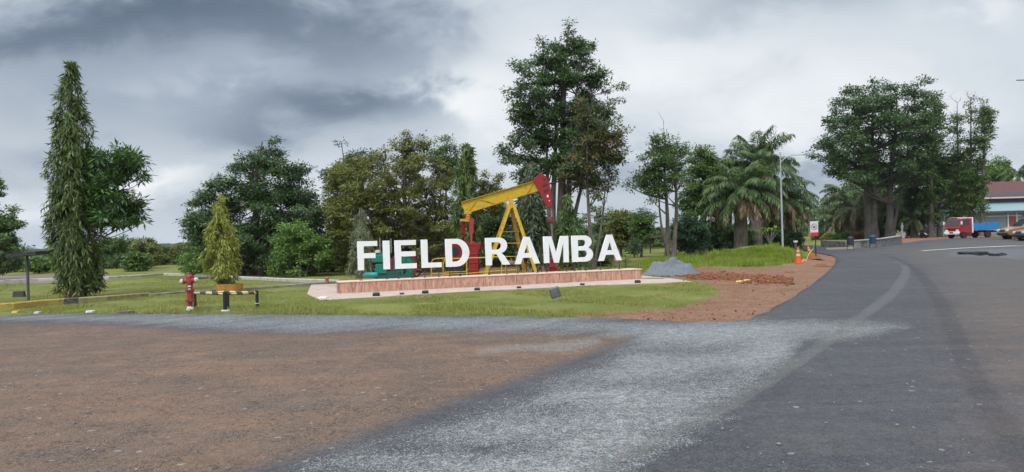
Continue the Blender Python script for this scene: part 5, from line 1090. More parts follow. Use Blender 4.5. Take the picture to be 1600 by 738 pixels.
def palm(label, base, crown, D, mat, deadmat, R_=3.8, nf=34, trunk=.35, group='palms', dead=8, up_=.9, droop=1.0, leafl=.75, name='palm', seed=0):
    b0 = B(base, D); c = P(*crown, D); root = thing(name, b0, label, 'palm', group); r_ = np.random.default_rng(seed + 5)
    T = Tubes(12); k = 10; f = np.linspace(0, 1, k); T.add(np.stack([b0.x + (c.x - b0.x) * f, D + 0 * f, b0.z - .1 + (c.z - b0.z + .1) * f], 1), trunk * (1.15 - .25 * f + .08 * np.sin(f * 60))); T.build('trunk', bark1, root)
    for kind, cnt, mt, nm in (('g', nf, mat, 'fronds'), ('d', dead, deadmat, 'dead_fronds')):
        if not cnt: continue
        C = []; Dr = []; Nm = []; L = []; Tr = Tubes(4)
        for i in range(cnt):
            a = i * 2.39996 + r_.uniform(-.25, .25); el = ((1.3 - 1.55 * (i / cnt) ** .9) * up_ + r_.normal() * .10) if kind == 'g' else r_.uniform(-.35, .12); ln = R_ * r_.uniform(.75, 1.1) * (1 if kind == 'g' else .9)
            m_ = 16; s = np.linspace(0, 1, m_); ang = el - droop * (r_.uniform(1.0, 1.5) if kind == 'g' else 1.5) * s ** 1.5; ang = np.maximum(ang, -1.5); dx = np.cumsum(np.cos(ang)) * ln / m_; dz = np.cumsum(np.sin(ang)) * ln / m_
            ou = np.array([math.cos(a), math.sin(a), 0]); sd = np.array([-ou[1], ou[0], 0]); pts = np.array(c) + ou * dx[:, None] + np.array([0, 0, 1.]) * dz[:, None] + sd * (np.sin(s * 2 + i) * .12 * ln * .3)[:, None]
            Tr.add(pts, np.linspace(.035, .008, m_)); q = np.linspace(.14, .99, 44); i_ = np.minimum((q * (m_ - 1)).astype(int), m_ - 2); fr = (q * (m_ - 1) - i_)[:, None]; pp = pts[i_] * (1 - fr) + pts[i_ + 1] * fr; tg = unit(pts[i_ + 1] - pts[i_])
            for s_ in (-1, 1):
                tw = r_.uniform(-.5, .5); d_ = sd * s_ * .8 + tg * .6 + np.array([0, 0, -1.]) * (.4 + s_ * tw + .5 * q[:, None] if kind == 'g' else 1.3) + r_.normal(size=(44, 3)) * .26; C.append(pp); Dr.append(d_); Nm.append(np.tile([0, 0, 1.], (44, 1)) + tg * .3 + r_.normal(size=(44, 3)) * .2); L.append(leafl * (np.sin(np.clip(q * 1.15, 0, 1) * 2.7) * .8 + .28) * R_ / 3.8)
        L = np.concatenate(L); leaf_mesh(nm, np.concatenate(C), np.concatenate(Dr), np.concatenate(Nm), L, L * 0 + .07 * R_ / 3.8 + D * .0002, mt, root); Tr.build('rachis' if kind == 'g' else 'dead_rachis', bark1, root)['kind'] = 'stuff'
    return root
# foliage tones
g_dark = leaf_mat('leaf_dark', (.018, .040, .014), (.090, .155, .045)); g_mid = leaf_mat('leaf_mid', (.026, .056, .014), (.12, .20, .042)); g_light = leaf_mat('leaf_light', (.055, .115, .024), (.17, .27, .055))
g_olive = leaf_mat('leaf_olive', (.045, .060, .014), (.19, .205, .038), (.24, .18, .04), .04); g_mast = leaf_mat('leaf_mast', (.024, .048, .012), (.125, .175, .036), rough=.4)
g_yel = leaf_mat('leaf_yellow', (.10, .125, .02), (.34, .35, .06)); g_grey = leaf_mat('leaf_greygreen', (.08, .10, .055), (.22, .24, .13)); g_red = leaf_mat('leaf_bronze', (.030, .055, .020), (.095, .125, .042), (.22, .10, .040), .13)
g_blue = leaf_mat('leaf_bluegreen', (.022, .054, .024), (.070, .125, .055)); g_palm = leaf_mat('palm_leaf', (.026, .058, .018), (.115, .18, .048)); g_pdead = leaf_mat('palm_dead', (.17, .12, .065), (.36, .27, .16), trans=.15); g_mango = leaf_mat('leaf_mango', (.022, .060, .016), (.080, .16, .035), rough=.35)

# 1 left edge
broad_tree('dense dark green tree cut off by the left edge of the view', [(-90, 300), (-40, 268), (0, 270), (12, 285), (20, 305), (30, 330), (28, 350), (46, 362), (56, 374), (46, 384), (36, 400), (34, 425), (-90, 430)], -30, 46, g_mid, [(0, (-25, 290), .3, .1)], 46, (8, 20), leaf=(.24, .12), lai=2.2, flat=.8)
# 2 tall mast tree and its neighbour
mast_tree('tallest drooping mast tree, a dark column standing by the painted kerb', [(97, 110, 112), (106, 107, 115), (120, 102, 121), (140, 97, 126), (170, 91, 132), (200, 86, 138), (230, 82, 143), (260, 80, 147), (300, 79, 150), (340, 76, 154), (380, 77, 158), (410, 80, 160), (435, 86, 162), (450, 92, 156), (462, 100, 150)], 127, 26.5, g_mast, None, (.26, .042), 1.45, .10, sweep=.9)
broad_tree('tree with long pointed leaves growing against the tall mast tree', [(140, 240), (160, 228), (185, 223), (205, 230), (222, 243), (228, 258), (222, 268), (232, 280), (226, 292), (228, 300), (220, 310), (228, 322), (222, 330), (232, 342), (230, 352), (215, 356), (200, 350), (188, 358), (170, 352), (158, 356), (140, 340), (136, 300)], 136, 26.6, g_mango, [(-8, (146, 300), .06, .1), (-4, (166, 290), .045, .15)], 70, (7, 13), leaf=(.36, .085), lai=2.1, flat=.8, clump=.18, droop=.35, depth=.9, name='long_leaf_tree', bark=bark_mat('bark_dark', (.03, .024, .02), (.10, .085, .07)))
broad_tree('reddish dry shrub at the foot of the tall mast tree', [(98, 470), (100, 456), (112, 450), (124, 456), (128, 470)], 112, 26.2, leaf_mat('dry_shrub', (.10, .055, .03), (.22, .14, .07)), [(0, (112, 460), .02, .0)], 9, (4, 7), leaf=(.12, .03), lai=1.6, flat=.8, clump=.12, cat='shrub', name='shrub')
# 3 small weeping tree in the planter
mast_tree('small yellow green drooping tree growing in the orange planter', [(305, 344, 347), (312, 340, 351), (325, 334, 356), (345, 327, 362), (365, 321, 368), (385, 317, 373), (405, 314, 377), (420, 312, 379), (430, 318, 374)], 350, pl_b.y, g_yel, None, (.17, .038), 2.0, .03, sweep=.8)
broad_tree('low leafy plant filling the orange planter', [(336, 446), (338, 436), (352, 432), (366, 437), (370, 446)], 352, pl_b.y, g_mid, [(0, (352, 438), .015, .0)], 10, (4, 7), leaf=(.13, .05), lai=1.6, flat=.6, clump=.12, cat='plant', name='leafy_plant')
# 4 big dark layered tree
broad_tree('wide dark layered tree, broadest of the left group, its top sprig standing clear', [(394, 213), (415, 211), (433, 208), (442, 219), (434, 231), (455, 232), (452, 250), (485, 251), (484, 262), (490, 280), (485, 293), (503, 310), (516, 334), (512, 423), (292, 423), (285, 375), (282, 346), (299, 314), (303, 293), (322, 288), (325, 271), (360, 262), (354, 243), (375, 240), (403, 232), (407, 223)], 392, 44, g_dark,
           [(0, (412, 222), .26, .25), (-14, (355, 300), .18, .3), (16, (450, 290), .18, .3), (-28, (320, 330), .12, .3)], 170, (9, 20), leaf=(.24, .11), lai=2.0, flat=.34, clump=.34, depth=.8, maxleaf=34000)
broad_tree('rounded bright green shrub tree at the right foot of the dark layered tree', [(426, 395), (432, 360), (448, 345), (468, 344), (486, 352), (498, 368), (512, 372), (520, 400), (520, 430), (424, 432)], 470, 39.5, g_light, [(0, (468, 360), .07, .1), (8, (490, 375), .05, .1)], 42, (8, 16), leaf=(.20, .09), lai=2.2, flat=.7, depth=.8)
broad_tree('light green sapling left of the dark layered tree', [(284, 430), (288, 400), (300, 380), (312, 392), (318, 430)], 302, 40, g_light, [(0, (300, 392), .03, .0)], 16, (6, 10), leaf=(.20, .08), lai=1.7, name='sapling')
mast_tree('thin grey weeping tree with bare upper twigs behind the letter F', [(326, 560, 564), (332, 557, 568), (350, 553, 573), (375, 548, 580), (400, 545, 583), (425, 546, 586), (434, 550, 584)], 565, 31.5, g_grey, None, (.20, .03), 1.6, .05, sweep=1.2, bare=True)
# 7 olive group
broad_tree('bushy olive brown tree in the middle of the group left of the pumpjack', [(506, 300), (512, 270), (524, 258), (545, 243), (570, 246), (590, 236), (602, 232), (610, 208), (625, 204), (640, 207), (650, 204), (664, 214), (672, 236), (690, 250), (706, 262), (716, 300), (716, 420), (520, 425), (504, 350)], 640, 41, g_olive,
           [(0, (635, 222), .20, .3), (-30, (560, 265), .16, .3), (24, (690, 270), .14, .3), (-60, (545, 290), .13, .2)], 170, (8, 20), leaf=(.21, .09), lai=2.2, flat=.8, depth=.8, maxleaf=36000)
broad_tree('blue green tree poking out above the left of the olive tree', [(503, 268), (515, 262), (530, 255), (526, 232), (526, 214), (538, 220), (550, 234), (566, 232), (580, 234), (590, 250), (560, 300), (510, 330)], 548, 46, g_blue, [(0, (532, 225), .13, .2)], 34, (6, 14), leaf=(.24, .10), lai=1.8, flat=.5)
broad_tree('lighter green airy tree right of the olive tree', [(668, 240), (671, 220), (684, 209), (700, 212), (716, 222), (722, 240), (716, 270), (700, 300), (676, 290)], 700, 43.5, g_mid, [(0, (692, 225), .10, .2)], 34, (6, 13), leaf=(.19, .085), lai=1.3, flat=.7)
mast_tree('green drooping mast tree behind the red counterweights', [(224, 725, 730), (232, 720, 735), (250, 714, 741), (275, 710, 745), (300, 708, 748), (340, 706, 750), (380, 706, 752), (420, 708, 752)], 729, 34.5, g_mast, None, (.28, .055), 1.3, .12, sweep=1.)
broad_tree('olive tree seen in the gap above the walking beam', [(742, 300), (745, 279), (758, 268), (772, 270), (784, 275), (788, 292), (796, 330), (796, 420), (742, 420)], 768, 48, g_olive, [(0, (768, 285), .12, .2)], 44, (8, 16), leaf=(.22, .10), lai=1.9, flat=.8)
mast_tree('grey green creeper clad tree behind the horsehead', [(256, 822, 834), (264, 816, 840), (280, 812, 846), (300, 808, 852), (330, 806, 856), (370, 806, 860), (415, 808, 862)], 836, 34, leaf_mat('leaf_creeper', (.035, .055, .028), (.10, .13, .062)), None, (.26, .06), 1.5, .12, sweep=1., jit=.35)
mast_tree('short conical mast tree right of the horsehead', [(304, 884, 887), (315, 878, 893), (335, 872, 903), (360, 868, 912), (390, 868, 918), (412, 872, 920)], 893, 35, g_mid, None, (.26, .055), 1.4, .10, sweep=.9)
# 11 giant
broad_tree('tallest tree of all, with dark layered boughs above the pumpjack', [(876, 36), (888, 29), (900, 36), (898, 48), (912, 60), (926, 66), (938, 70), (936, 80), (920, 88), (940, 100), (952, 106), (946, 122), (958, 130), (986, 127), (986, 136), (970, 146), (976, 158), (966, 172), (972, 182), (955, 190), (945, 240), (930, 290), (900, 300), (870, 290), (838, 268), (828, 290), (806, 288), (790, 276), (784, 250), (776, 238), (784, 222), (800, 206), (808, 196), (786, 184), (792, 172), (800, 158), (778, 146), (780, 136), (800, 134), (816, 116), (800, 106), (786, 96), (800, 88), (830, 84), (846, 80), (834, 62), (838, 52), (852, 56), (866, 62), (878, 52)], 873, 42, g_dark,
           [(0, (888, 40), .32, .15), (-7, (862, 110), .22, .3), (7, (905, 110), .24, .3), (-4, (840, 160), .17, .3), (10, (930, 150), .16, .3), (3, (880, 90), .22, .2)], 170, (7, 18), leaf=(.23, .11), lai=1.75, flat=.40, clump=.30, depth=.72, maxleaf=42000, bark=bark1)
broad_tree('tree with reddish new leaves in front of the tallest tree', [(896, 160), (905, 146), (918, 150), (926, 168), (934, 190), (950, 190), (966, 186), (984, 196), (984, 208), (974, 222), (980, 240), (976, 258), (966, 272), (960, 290), (950, 312), (930, 316), (915, 300), (895, 290), (872, 284), (868, 268), (884, 244), (894, 226), (900, 200)], 925, 37.5, g_red,
           [(0, (915, 165), .12, .15), (3, (955, 225), .07, .2)], 78, (7, 14), leaf=(.20, .095), lai=1.5, flat=.7, clump=.26, depth=.75)
# 14.. right centre
broad_tree('open layered tree on twin trunks behind the gravel heap', [(1016, 210), (1028, 203), (1040, 206), (1054, 216), (1070, 218), (1078, 236), (1072, 256), (1082, 272), (1068, 290), (1050, 296), (1034, 312), (1020, 322), (1008, 313), (997, 298), (980, 306), (968, 300), (974, 290), (984, 274), (1004, 262), (1001, 248), (1010, 230)], 1047, 47, g_mid,
           [(-4, (1040, 215), .17, .2), (5, (1058, 235), .17, .25), (0, (1015, 250), .10, .3)], 66, (6, 15), leaf=(.24, .11), lai=1.4, flat=.38, clump=.34, bare=5)
broad_tree('green tree between the twin trunks and the oil palms', [(1070, 290), (1077, 240), (1094, 224), (1112, 232), (1126, 258), (1134, 300), (1126, 345), (1062, 345), (1056, 320)], 1099, 56, g_mid, [(0, (1096, 235), .34, .2), (-8, (1080, 270), .2, .2)], 62, (8, 17), leaf=(.27, .13), lai=1.8, flat=.6)
broad_tree('round dense dark bush tree behind the gravel heap', [(1050, 372), (1052, 350), (1066, 338), (1084, 338), (1100, 348), (1107, 368), (1104, 386), (1088, 394), (1060, 392)], 1076, 52, g_blue, [(0, (1078, 352), .12, .1)], 40, (8, 15), leaf=(.20, .09), lai=2.4, flat=.8)
broad_tree('slim small tree standing on the lawn right of the sign', [(985, 335), (1000, 327), (1018, 329), (1028, 338), (1020, 352), (1014, 378), (996, 384), (984, 360)], 1002, 58, g_mid, [(0, (1004, 335), .10, .1)], 30, (6, 13), leaf=(.24, .11), lai=1.6, flat=.6, group='small lawn trees right of the sign')
broad_tree('small yellowish tree between the last letter A and the slim lawn tree', [(948, 372), (952, 345), (962, 330), (976, 326), (988, 338), (988, 372), (975, 388), (955, 386)], 970, 62, g_olive, [(0, (970, 340), .12, .1)], 34, (7, 14), leaf=(.26, .12), lai=1.8, flat=.7, group='small lawn trees right of the sign')
broad_tree('low conical bush on the lawn beside the slim tree', [(982, 398), (986, 380), (992, 372), (999, 382), (1001, 398)], 991, 57, g_dark, [(0, (991, 382), .04, .0)], 14, (5, 8), leaf=(.2, .09), lai=2., cat='shrub', name='shrub')
for i, (px, a, b_, y0, D, mt, lab) in enumerate([(1024, 1006, 1044, 358, 96, g_mid, 'far green tree seen left of the twin trunks'), (1066, 1050, 1090, 350, 100, g_light, 'far pale tree glimpsed right of the twin trunks'), (936, 898, 972, 318, 72, g_mid, 'mid distance tree behind the last letter A'), (985, 950, 1022, 328, 85, g_dark, 'broad dark tree beyond the slim lawn tree'), (1018, 995, 1046, 350, 105, g_mid, 'pale green tree beyond the slim lawn tree'), (955, 930, 985, 348, 98, g_light, 'light tree seen between the letter A and the lawn trees'), (1035, 1018, 1056, 372, 120, g_blue, 'farthest low tree under the twin trunk crown'), (902, 880, 922, 350, 66, g_dark, 'dark tree behind the letter B')]):
    broad_tree(lab, [(a, 392), (a + 3, y0 + 14), (px, y0), (b_ - 3, y0 + 12), (b_, 392)], px, D, mt, [(0, (px, y0 + 8), .14, .1)], 26, (7, 13), leaf=(.36, .18), lai=1.6, flat=.7, group='distant trees beyond the lawn')
# understorey: shrubs that close the view under the crowns
US = [(305, 282, 330, 388, 50, g_mid, 'dull green undergrowth left of the dark layered tree'), (352, 322, 385, 372, 48, g_dark, 'dark undergrowth behind the small drooping tree'), (402, 372, 440, 350, 52, g_dark, 'dark undergrowth under the layered tree'), (520, 495, 552, 350, 46, g_dark, 'dark shrub between the bright shrub tree and the grey weeping tree'),
      (600, 570, 632, 335, 50, g_dark, 'dark shrub behind the letters I and E'), (660, 630, 696, 330, 49, g_olive, 'olive shrub behind the letter L'), (705, 680, 735, 340, 47, g_dark, 'dark shrub behind the gearbox'), (790, 752, 815, 330, 46, g_dark, 'dark shrub behind the samson post'), (835, 805, 868, 345, 50, g_dark, 'dark shrub behind the letter M'),
      (880, 860, 905, 370, 44, g_mid, 'green shrub behind the second letter A and the B'), (938, 922, 954, 384, 42, g_mid, 'small leafy shrub just behind the last letter A'), (455, 430, 498, 330, 55, g_dark, 'dark tree mass behind the bright shrub tree'), (1118, 1100, 1140, 340, 60, g_dark, 'dark shrub at the foot of the palms'), (560, 530, 590, 352, 52, g_dark, 'dark shrub behind the grey weeping tree')]
for px, a, b_, y0, D, mt, lab in US:
    yb = 2 * 0 + CY - (px - CX) * .028 + EYE * F / D - 3
    broad_tree(lab, [(a, yb), (a + 1, y0 + 26), (a + 8, y0 + 6), (px, y0), (b_ - 7, y0 + 8), (b_, y0 + 28), (b_, yb)], px, D, mt, [(0, (px, y0 + 18), .08, .1)], 34, (9, 15), leaf=(.26, .12), lai=2.0, flat=.85, cat='shrub', name='shrub', group='undergrowth closing the view beyond the lawn', limbs=False, maxleaf=9000)
for i, (px, D, h, lab) in enumerate([(886, 33, 1.0, 'leafy young plant behind the letter M'), (925, 33.5, .95, 'leafy young plant behind the letter B'), (955, 33, .9, 'leafy young plant below the last letter A'), (978, 34, .8, 'leafy young plant right of the last letter A')]):
    b = B(px, D); t_ = thing('young_plant', b, lab, 'plant', 'young plants in a row behind the plinth'); n = 46; hz = rng.random(n) * h; aa = rng.uniform(0, 6.28, n); C = np.stack([b.x + 0 * hz, D + 0 * hz, b.z + .1 + hz], 1); Dr = np.stack([np.cos(aa), np.sin(aa), .3 + 0 * aa], 1)
    leaf_mesh('leaves', C, Dr, np.tile([0, 0, 1.], (n, 1)), .42 - .2 * hz / h, np.full(n, .10), g_light, t_)['kind'] = 'stuff'; T = Tubes(5); T.add([b, up(b, h)], [.018, .01]); T.build('stem', bark1, t_)
# left background belt of bushes
BB = [(60, 40, 84, 398, 60, g_mid), (95, 70, 122, 388, 75, g_olive), (165, 140, 196, 372, 72, g_mid), (195, 166, 224, 368, 70, g_mid), (222, 200, 250, 372, 66, g_olive), (250, 228, 280, 384, 80, g_mid), (285, 262, 304, 380, 78, g_olive), (128, 100, 150, 384, 70, g_dark), (210, 190, 236, 392, 58, g_mid), (12, -20, 46, 396, 66, g_dark)]
LB = ['scrubby bush just right of the left edge tree', 'olive bush left of the tall mast tree', 'green bush right of the tall mast tree', 'tallest green bush of the belt behind the left lawn', 'yellowish bush above the pale kerb', 'green bush behind the pale hut', 'olive bush left of the dark layered tree', 'dark bush seen behind the tall mast tree trunk', 'low green bush in front of the belt', 'dark bush behind the T shaped sign']
for (px, a, b_, y0, D, mt), lab in zip(BB, LB):
    yb = CY - (px - CX) * .028 + EYE * F / D - 2
    broad_tree(lab, [(a, yb), (a + 2, y0 + 18), (a + 9, y0 + 4), (px - 3, y0 + 2), (px + 4, y0), (b_ - 8, y0 + 6), (b_, y0 + 20), (b_, yb)], px, D, mt, [(0, (px, y0 + 12), .08, .1)], 30, (7, 13), leaf=(.30, .14), lai=1.8, flat=.8, cat='bush', name='bush', group='bushes behind the left lawn', limbs=False, maxleaf=8000)
# oil palms
palm('big oil palm with hanging brown fronds, in front of the palm group', 1157, (1158, 300), 53, g_palm, g_pdead, 3.5, 64, .42, dead=30, leafl=.85, seed=1)
palm('taller oil palm rising behind the front oil palm', 1182, (1183, 262), 60, g_palm, g_pdead, 3.9, 44, .40, dead=4, up_=1.15, droop=.8, leafl=.85, seed=2)
palm('oil palm behind the street lamp', 1212, (1212, 312), 62, g_palm, g_pdead, 3.6, 54, .42, dead=20, leafl=.8, seed=3)
palm('oil palm farther back on the right slope of the palm group', 1228, (1226, 335), 70, g_palm, g_pdead, 3.4, 36, .42, dead=8, seed=4)
palm('oil palm at the left back of the palm group', 1135, (1136, 280), 64, g_palm, g_pdead, 3.6, 32, .40, dead=4, up_=1.1, seed=5)
broad_tree('nearly bare treetop rising out of the palms', [(1172, 262), (1176, 232), (1190, 215), (1206, 228), (1210, 262)], 1190, 63, g_grey, [(0, (1185, 214), .10, .2), (2, (1202, 216), .07, .2)], 10, (5, 9), leaf=(.22, .09), lai=.7, flat=.7, bare=9)
for px, a, b_, y0, D, mt, lab in [(1150, 1128, 1180, 345, 58, g_dark, 'dark thicket at the foot of the front palm'), (1200, 1176, 1232, 342, 62, g_dark, 'dark thicket at the foot of the lamp side palm'), (1232, 1215, 1252, 350, 72, g_dark, 'dark thicket at the right end of the palm group')]:
    broad_tree(lab, [(a, 392), (a + 1, y0 + 20), (px, y0), (b_, y0 + 22), (b_, 390)], px, D, mt, [(0, (px, y0 + 18), .08, .1)], 34, (8, 14), leaf=(.28, .13), lai=2., flat=.85, cat='shrub', name='shrub', group='thicket under the palms', limbs=False, maxleaf=8000)
# frangipani like small tree on the mound
b = B(1204, 49.5); t_ = thing('small_tree', b, 'small bright leaved tree with a bare forked stem on the grass mound', 'tree'); T = Tubes(6); C = []; Dr = []
for k in range(6):
    a = k * 1.05; tip = np.array(up(b, 1.25)) + np.array([math.cos(a) * .55, math.sin(a) * .4, .45 + .12 * (k % 3)]); T.add(bez(up(b, .9), tip, (0, 0, .05)), np.linspace(.035, .02, 6)); q = rng.uniform(0, 6.28, 14); C.append(np.tile(tip, (14, 1))); Dr.append(np.stack([np.cos(q), np.sin(q), rng.uniform(-.3, .7, 14)], 1))
T.add([b, up(b, .95)], [.05, .04]); T.build('trunk', bark2, t_); C = np.concatenate(C); leaf_mesh('crown', C, np.concatenate(Dr), np.tile([0, 0, 1.], (len(C), 1)), np.full(len(C), .38), np.full(len(C), .13), leaf_mat('leaf_bright', (.08, .15, .025), (.22, .30, .06)), t_)
# right: hedges, low palms, coloured bushes
HG = [(1241, 1229, 1254, 364, 62, g_dark, 'clipped hedge block at the end of the palm group', 'hedge'), (1293, 1284, 1303, 366, 96, g_yel, 'yellow green clipped bush left of the stone wall', 'bush'), (1309, 1300, 1318, 369, 94, g_mid, 'second clipped bush, by the sandy kerb stone', 'bush'), (1323, 1314, 1333, 364, 93, g_mid, 'taller green bush behind the sandy kerb stone', 'bush'),
      (1343, 1332, 1356, 364, 92, leaf_mat('leaf_rust', (.10, .045, .02), (.22, .12, .05)), 'rust coloured bush at the left end of the stone wall', 'bush'), (1278, 1268, 1290, 362, 100, g_mid, 'green bush seen behind the prohibition sign', 'bush')]
for px, a, b_, y0, D, mt, lab, ct in HG:
    zb = B(px, D); yb = proj(zb)[1]
    broad_tree(lab, [(a, yb), (a, y0 + 5), (a + 4, y0), (b_ - 4, y0), (b_, y0 + 5), (b_, yb)], px, D, mt, [(0, (px, y0 + 8), .05, .0)], 22, (5, 8), leaf=(.24, .12), lai=2.2, flat=.9, cat=ct, name=ct, group='clipped bushes along the far road' if ct == 'bush' else None, limbs=False)
palm('low palm at the far road left of the big trees', 1310, (1312, 340), 100, g_palm, g_pdead, 4.2, 26, .35, dead=3, seed=6)
palm('palm with brown drooping fronds beside the big trees', 1334, (1334, 328), 96, leaf_mat('palm_olive', (.045, .06, .022), (.13, .14, .05)), g_pdead, 4.6, 26, .35, dead=14, seed=7)
palm('farthest dark palm at the left of the far road', 1283, (1284, 330), 112, g_palm, g_pdead, 4.6, 24, .35, dead=2, seed=8)
palm('tall palm behind the far road palms', 1322, (1320, 305), 108, g_palm, g_pdead, 4.6, 26, .3, dead=3, seed=9)
palm('small palm with stout trunk in the shade behind the stone wall', 1427, (1427, 343), 93, g_palm, g_pdead, 3.4, 24, .3, dead=4, seed=10)
palm('palm peeping in at the right edge behind the house', 1592, (1592, 272), 125, g_palm, g_pdead, 3.8, 24, .28, dead=2, seed=11)
# big dark group
broad_tree('huge spreading dark tree at the right with massive ridged trunks', [(1298, 150), (1310, 140), (1324, 128), (1345, 136), (1356, 128), (1372, 119), (1390, 126), (1406, 130), (1424, 130), (1437, 117), (1455, 120), (1458, 132), (1450, 146), (1470, 165), (1476, 190), (1470, 221), (1466, 262), (1445, 290), (1420, 298), (1400, 290), (1378, 304), (1350, 300), (1330, 292), (1311, 290), (1300, 282), (1285, 275), (1289, 258), (1275, 252), (1262, 243), (1268, 226), (1280, 214), (1294, 204), (1283, 188), (1302, 172)], 1368, 88, g_dark,
           [(-8, (1340, 160), .46, .5), (-3, (1365, 150), .42, .4), (23, (1395, 150), .44, .4), (25, (1430, 170), .2, .4)], 210, (6, 15), leaf=(.44, .22), lai=1.5, flat=.5, clump=.5, depth=.75, maxleaf=42000, bark=bark_mat('bark_deep', (.020, .016, .013), (.065, .055, .046)))
for px, pts, D, mt, lab, tr in [
    (1455, [(1440, 150), (1450, 128), (1466, 142), (1480, 178), (1482, 215), (1478, 260), (1484, 310), (1470, 345), (1440, 345), (1436, 280), (1444, 220)], 92, g_mid, 'tall creeper clad tree just right of the huge tree', [(0, (1457, 150), .30, .2)]),
    (1430, [(1400, 268), (1420, 240), (1450, 235), (1460, 290), (1455, 335), (1405, 335)], 96, g_dark, 'dark crown filling the gap under the huge tree', [(0, (1430, 260), .3, .2)]),
    (1468, [(1438, 300), (1444, 255), (1465, 235), (1490, 240), (1500, 280), (1498, 345), (1436, 345)], 94, g_dark, 'dark crown between the creeper clad tree and the truck', [(0, (1466, 255), .25, .2)]),
    (1512, [(1488, 300), (1494, 262), (1510, 245), (1528, 255), (1534, 300), (1531, 338), (1488, 342)], 95, g_dark, 'dark crown right above the truck, hiding the left end of the house', [(0, (1512, 262), .25, .2)]),
    (1499, [(1486, 190), (1492, 158), (1502, 170), (1506, 230), (1510, 300), (1506, 345), (1484, 345), (1482, 260)], 93, g_mid, 'slim ivy covered tree left of the twin slender trees', [(0, (1496, 160), .22, .15)]),
    (1520, [(1508, 180), (1512, 152), (1524, 150), (1530, 180), (1528, 240), (1530, 300), (1524, 340), (1506, 340), (1506, 240)], 91, g_mid, 'left of the twin slender trees rising over the truck', [(0, (1514, 156), .24, .15)]),
    (1534, [(1528, 185), (1532, 154), (1546, 156), (1553, 180), (1552, 214), (1542, 240), (1544, 300), (1538, 345), (1524, 345), (1526, 260)], 90, g_mid, 'right of the twin slender trees, its trunk beside the blue truck bed', [(0, (1538, 158), .26, .15)])]:
    broad_tree(lab, pts, px, D, mt, tr, 46, (5, 11), leaf=(.38, .19), lai=1.5, flat=.7, clump=.5, bare=8 if px > 1490 else 0, group=None)
for px, a, b_, y0, D, mt, lab in [(1378, 1342, 1412, 300, 101, g_dark, 'added dark undergrowth deepening the shade right behind the huge trunks'), (1430, 1402, 1462, 305, 103, g_dark, 'added dark undergrowth deepening the shade behind the garden statue'), (1385, 1352, 1420, 262, 112, g_dark, 'dark tree deep behind the huge trunks'), (1340, 1318, 1360, 290, 116, g_mid, 'green tree behind the far road palms'), (1420, 1395, 1450, 285, 118, g_dark, 'dark tree behind the small stout palm'), (1470, 1445, 1496, 240, 122, g_mid, 'green tree behind the creeper clad tree'), (1505, 1484, 1530, 250, 124, g_dark, 'dark tree between the slender trees'), (1556, 1534, 1580, 242, 134, g_light, 'pale green tree behind the house roof, left'), (1580, 1562, 1606, 276, 138, g_light, 'pale green low tree behind the house roof, right'), (1260, 1238, 1284, 340, 180, g_light, 'hazy pale tree at the end of the road')]:  # both undergrowth entries are added to deepen the shade behind the trunks
    zb = B(px, D); yb = proj(zb)[1] - 10
    broad_tree(lab, [(a, yb), (a + 1, y0 + 30), (a + 9, y0 + 8), (px, y0), (b_ - 9, y0 + 8), (b_, y0 + 30), (b_, yb)], px, D, mt, [(0, (px, y0 + 18), .3, .2)], 44, (8, 15), leaf=(.5, .26), lai=1.8, flat=.8, clump=.6, group='trees behind the huge tree', limbs=True, maxleaf=9000)

# ------------------------------------------------------------------ grass
def grass(name, polys, n, h, w, mat, label, ymin, ymax, xmin, xmax, reject=None, hn=.5):
    X = []; Y = []
    px = rng.uniform(xmin, xmax, n * 3); py = rng.uniform(ymin, ymax, n * 3); ok_ = np.zeros(len(px), bool)
    for q in polys: ok_ |= inpoly(px, py, q)
    for q in (reject or []): ok_ &= ~inpoly(px, py, q)
    px = px[ok_][:n]; py = py[ok_][:n]; dd_ = bay(px, py, DIRT[0], 22) + .35 * np.sin(px * .11 + np.sin(py * .3) * 2) * np.sin(py * .43); kk = rng.random(len(px)) > np.clip(dd_ * 1.25, 0, .97); px = px[kk]; py = py[kk]; x, y, z = Gv(px, py); k = ~inpoly(x, y, road_poly); x, y, z = x[k], y[k], z[k]; m_ = len(x)
    patch = .6 + .55 * np.sin(x * 1.7 + np.sin(y * 1.1)) * np.sin(y * .9 + 1) + .25 * np.sin(x * 6.1) * np.sin(y * 4.3); hh_ = h * np.clip(patch, .25, 1.4) * rng.uniform(1 - hn, 1 + hn, m_); ww = w * (y / 25) ** .8 * rng.uniform(.7, 1.4, m_)
    a = rng.uniform(0, 6.28, m_); ln = rng.normal(size=(m_, 2)) * .35 * hh_[:, None]; V = np.empty((m_, 3, 3)); ca, sa = np.cos(a) * ww / 2, np.sin(a) * ww / 2; z = z - .015
    V[:, 0] = np.stack([x - ca, y - sa, z], 1); V[:, 1] = np.stack([x + ca, y + sa, z], 1); V[:, 2] = np.stack([x + ln[:, 0], y + ln[:, 1], z + hh_], 1)
    o = np_mesh(name, V.reshape(-1, 3), 3, np.arange(m_ * 3), mat, None, {'tint': ('FACE', rng.random(m_)), 'tint2': ('FACE', rng.random(m_))}); return tag(o, label, 'grass', kind='stuff')
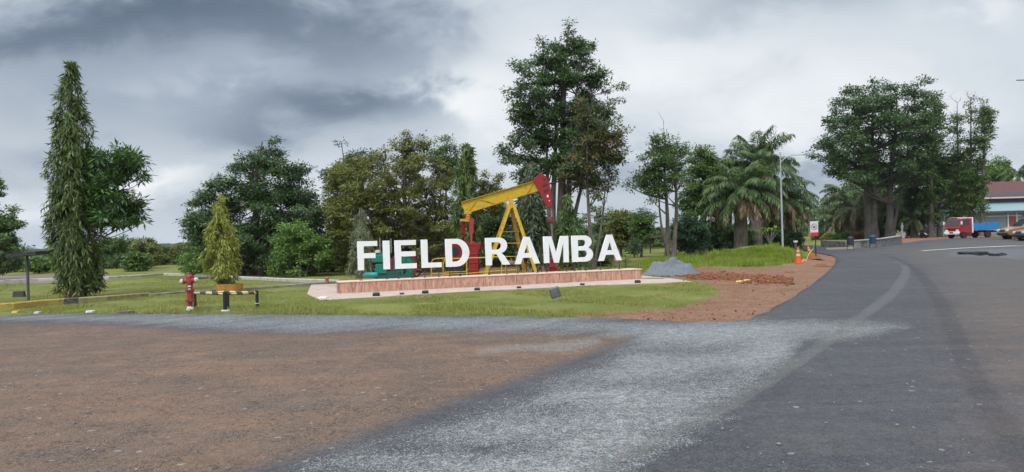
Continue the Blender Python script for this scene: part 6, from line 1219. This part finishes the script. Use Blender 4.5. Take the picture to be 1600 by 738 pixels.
LAWN = [[(-60, 487), (60, 490), (260, 490.5), (500, 492), (800, 494.5), (900, 494), (985, 492), (1060, 486), (1110, 475), (1142, 460), (1120, 444), (1078, 441), (930, 447), (745, 456), (500, 470.5), (480, 460.5), (528, 455), (524, 440), (440, 438), (330, 431), (255, 429), (170, 436), (-60, 444)],
        [(528, 440), (528, 428), (800, 410), (1003, 406), (1100, 404), (1104, 408), (1080, 420), (1010, 428), (1003, 420)]]
gl = leaf_mat('grass_lawn', (.12, .145, .03), (.25, .26, .065), (.34, .27, .12), .14, rough=.6, trans=.25)
grass('lawn_grass', LAWN, 150000, .062, .020, gl, 'short lawn grass round the sign and along the road edge', 404, 496, -60, 1130, [KA + [(236, 460), (124, 468), (-60, 484)]], .5)
MOUND = [[(1086, 418), (1112, 409), (1128, 400), (1150, 392), (1175, 388), (1240, 386), (1256, 396), (1248, 411), (1200, 416.5), (1140, 418.5)], [(1000, 428), (1000, 412), (1050, 400), (1120, 398), (1122, 404), (1098, 411), (1080, 421), (1060, 410), (1020, 415)]]
gt = leaf_mat('grass_tall', (.11, .165, .02), (.28, .34, .05), rough=.55, trans=.35)
grass('tall_grass', MOUND, 70000, .30, .032, gt, 'taller bright green grass covering the mound at the road bend', 384, 430, 1000, 1260)
grass('verge_weeds', [[(170, 491), (620, 493), (900, 495), (900, 484), (600, 482), (170, 480)], [(840, 478), (900, 478), (900, 468), (850, 468)], [(205, 470), (240, 465), (240, 474), (205, 478)], [(270, 490), (420, 490), (420, 474), (270, 476)]], 7000, .13, .020, gl, 'rough weeds along the road edge and round the barrier', 464, 495, 170, 900)

# ------------------------------------------------------------------ air
hm = bpy.data.materials.new('haze'); hm.use_nodes = True; ht = hm.node_tree; ht.nodes.clear(); ho = ht.nodes.new('ShaderNodeOutputMaterial'); hv = ht.nodes.new('ShaderNodeVolumePrincipled')
hv.inputs['Color'].default_value = (.80, .88, 1, 1); hv.inputs['Density'].default_value = .0001; hv.inputs['Anisotropy'].default_value = .2; ht.links.new(hv.outputs[0], ho.inputs['Volume'])
mb = MB(); mb.box((0, 500, 19), (10200, 10000, 42)); hz = mb.build('haze', hm, org=(0, 0, 0)); tag(hz, kind='stuff'); hz['label'] = 'thin pale haze in the air over the whole place'
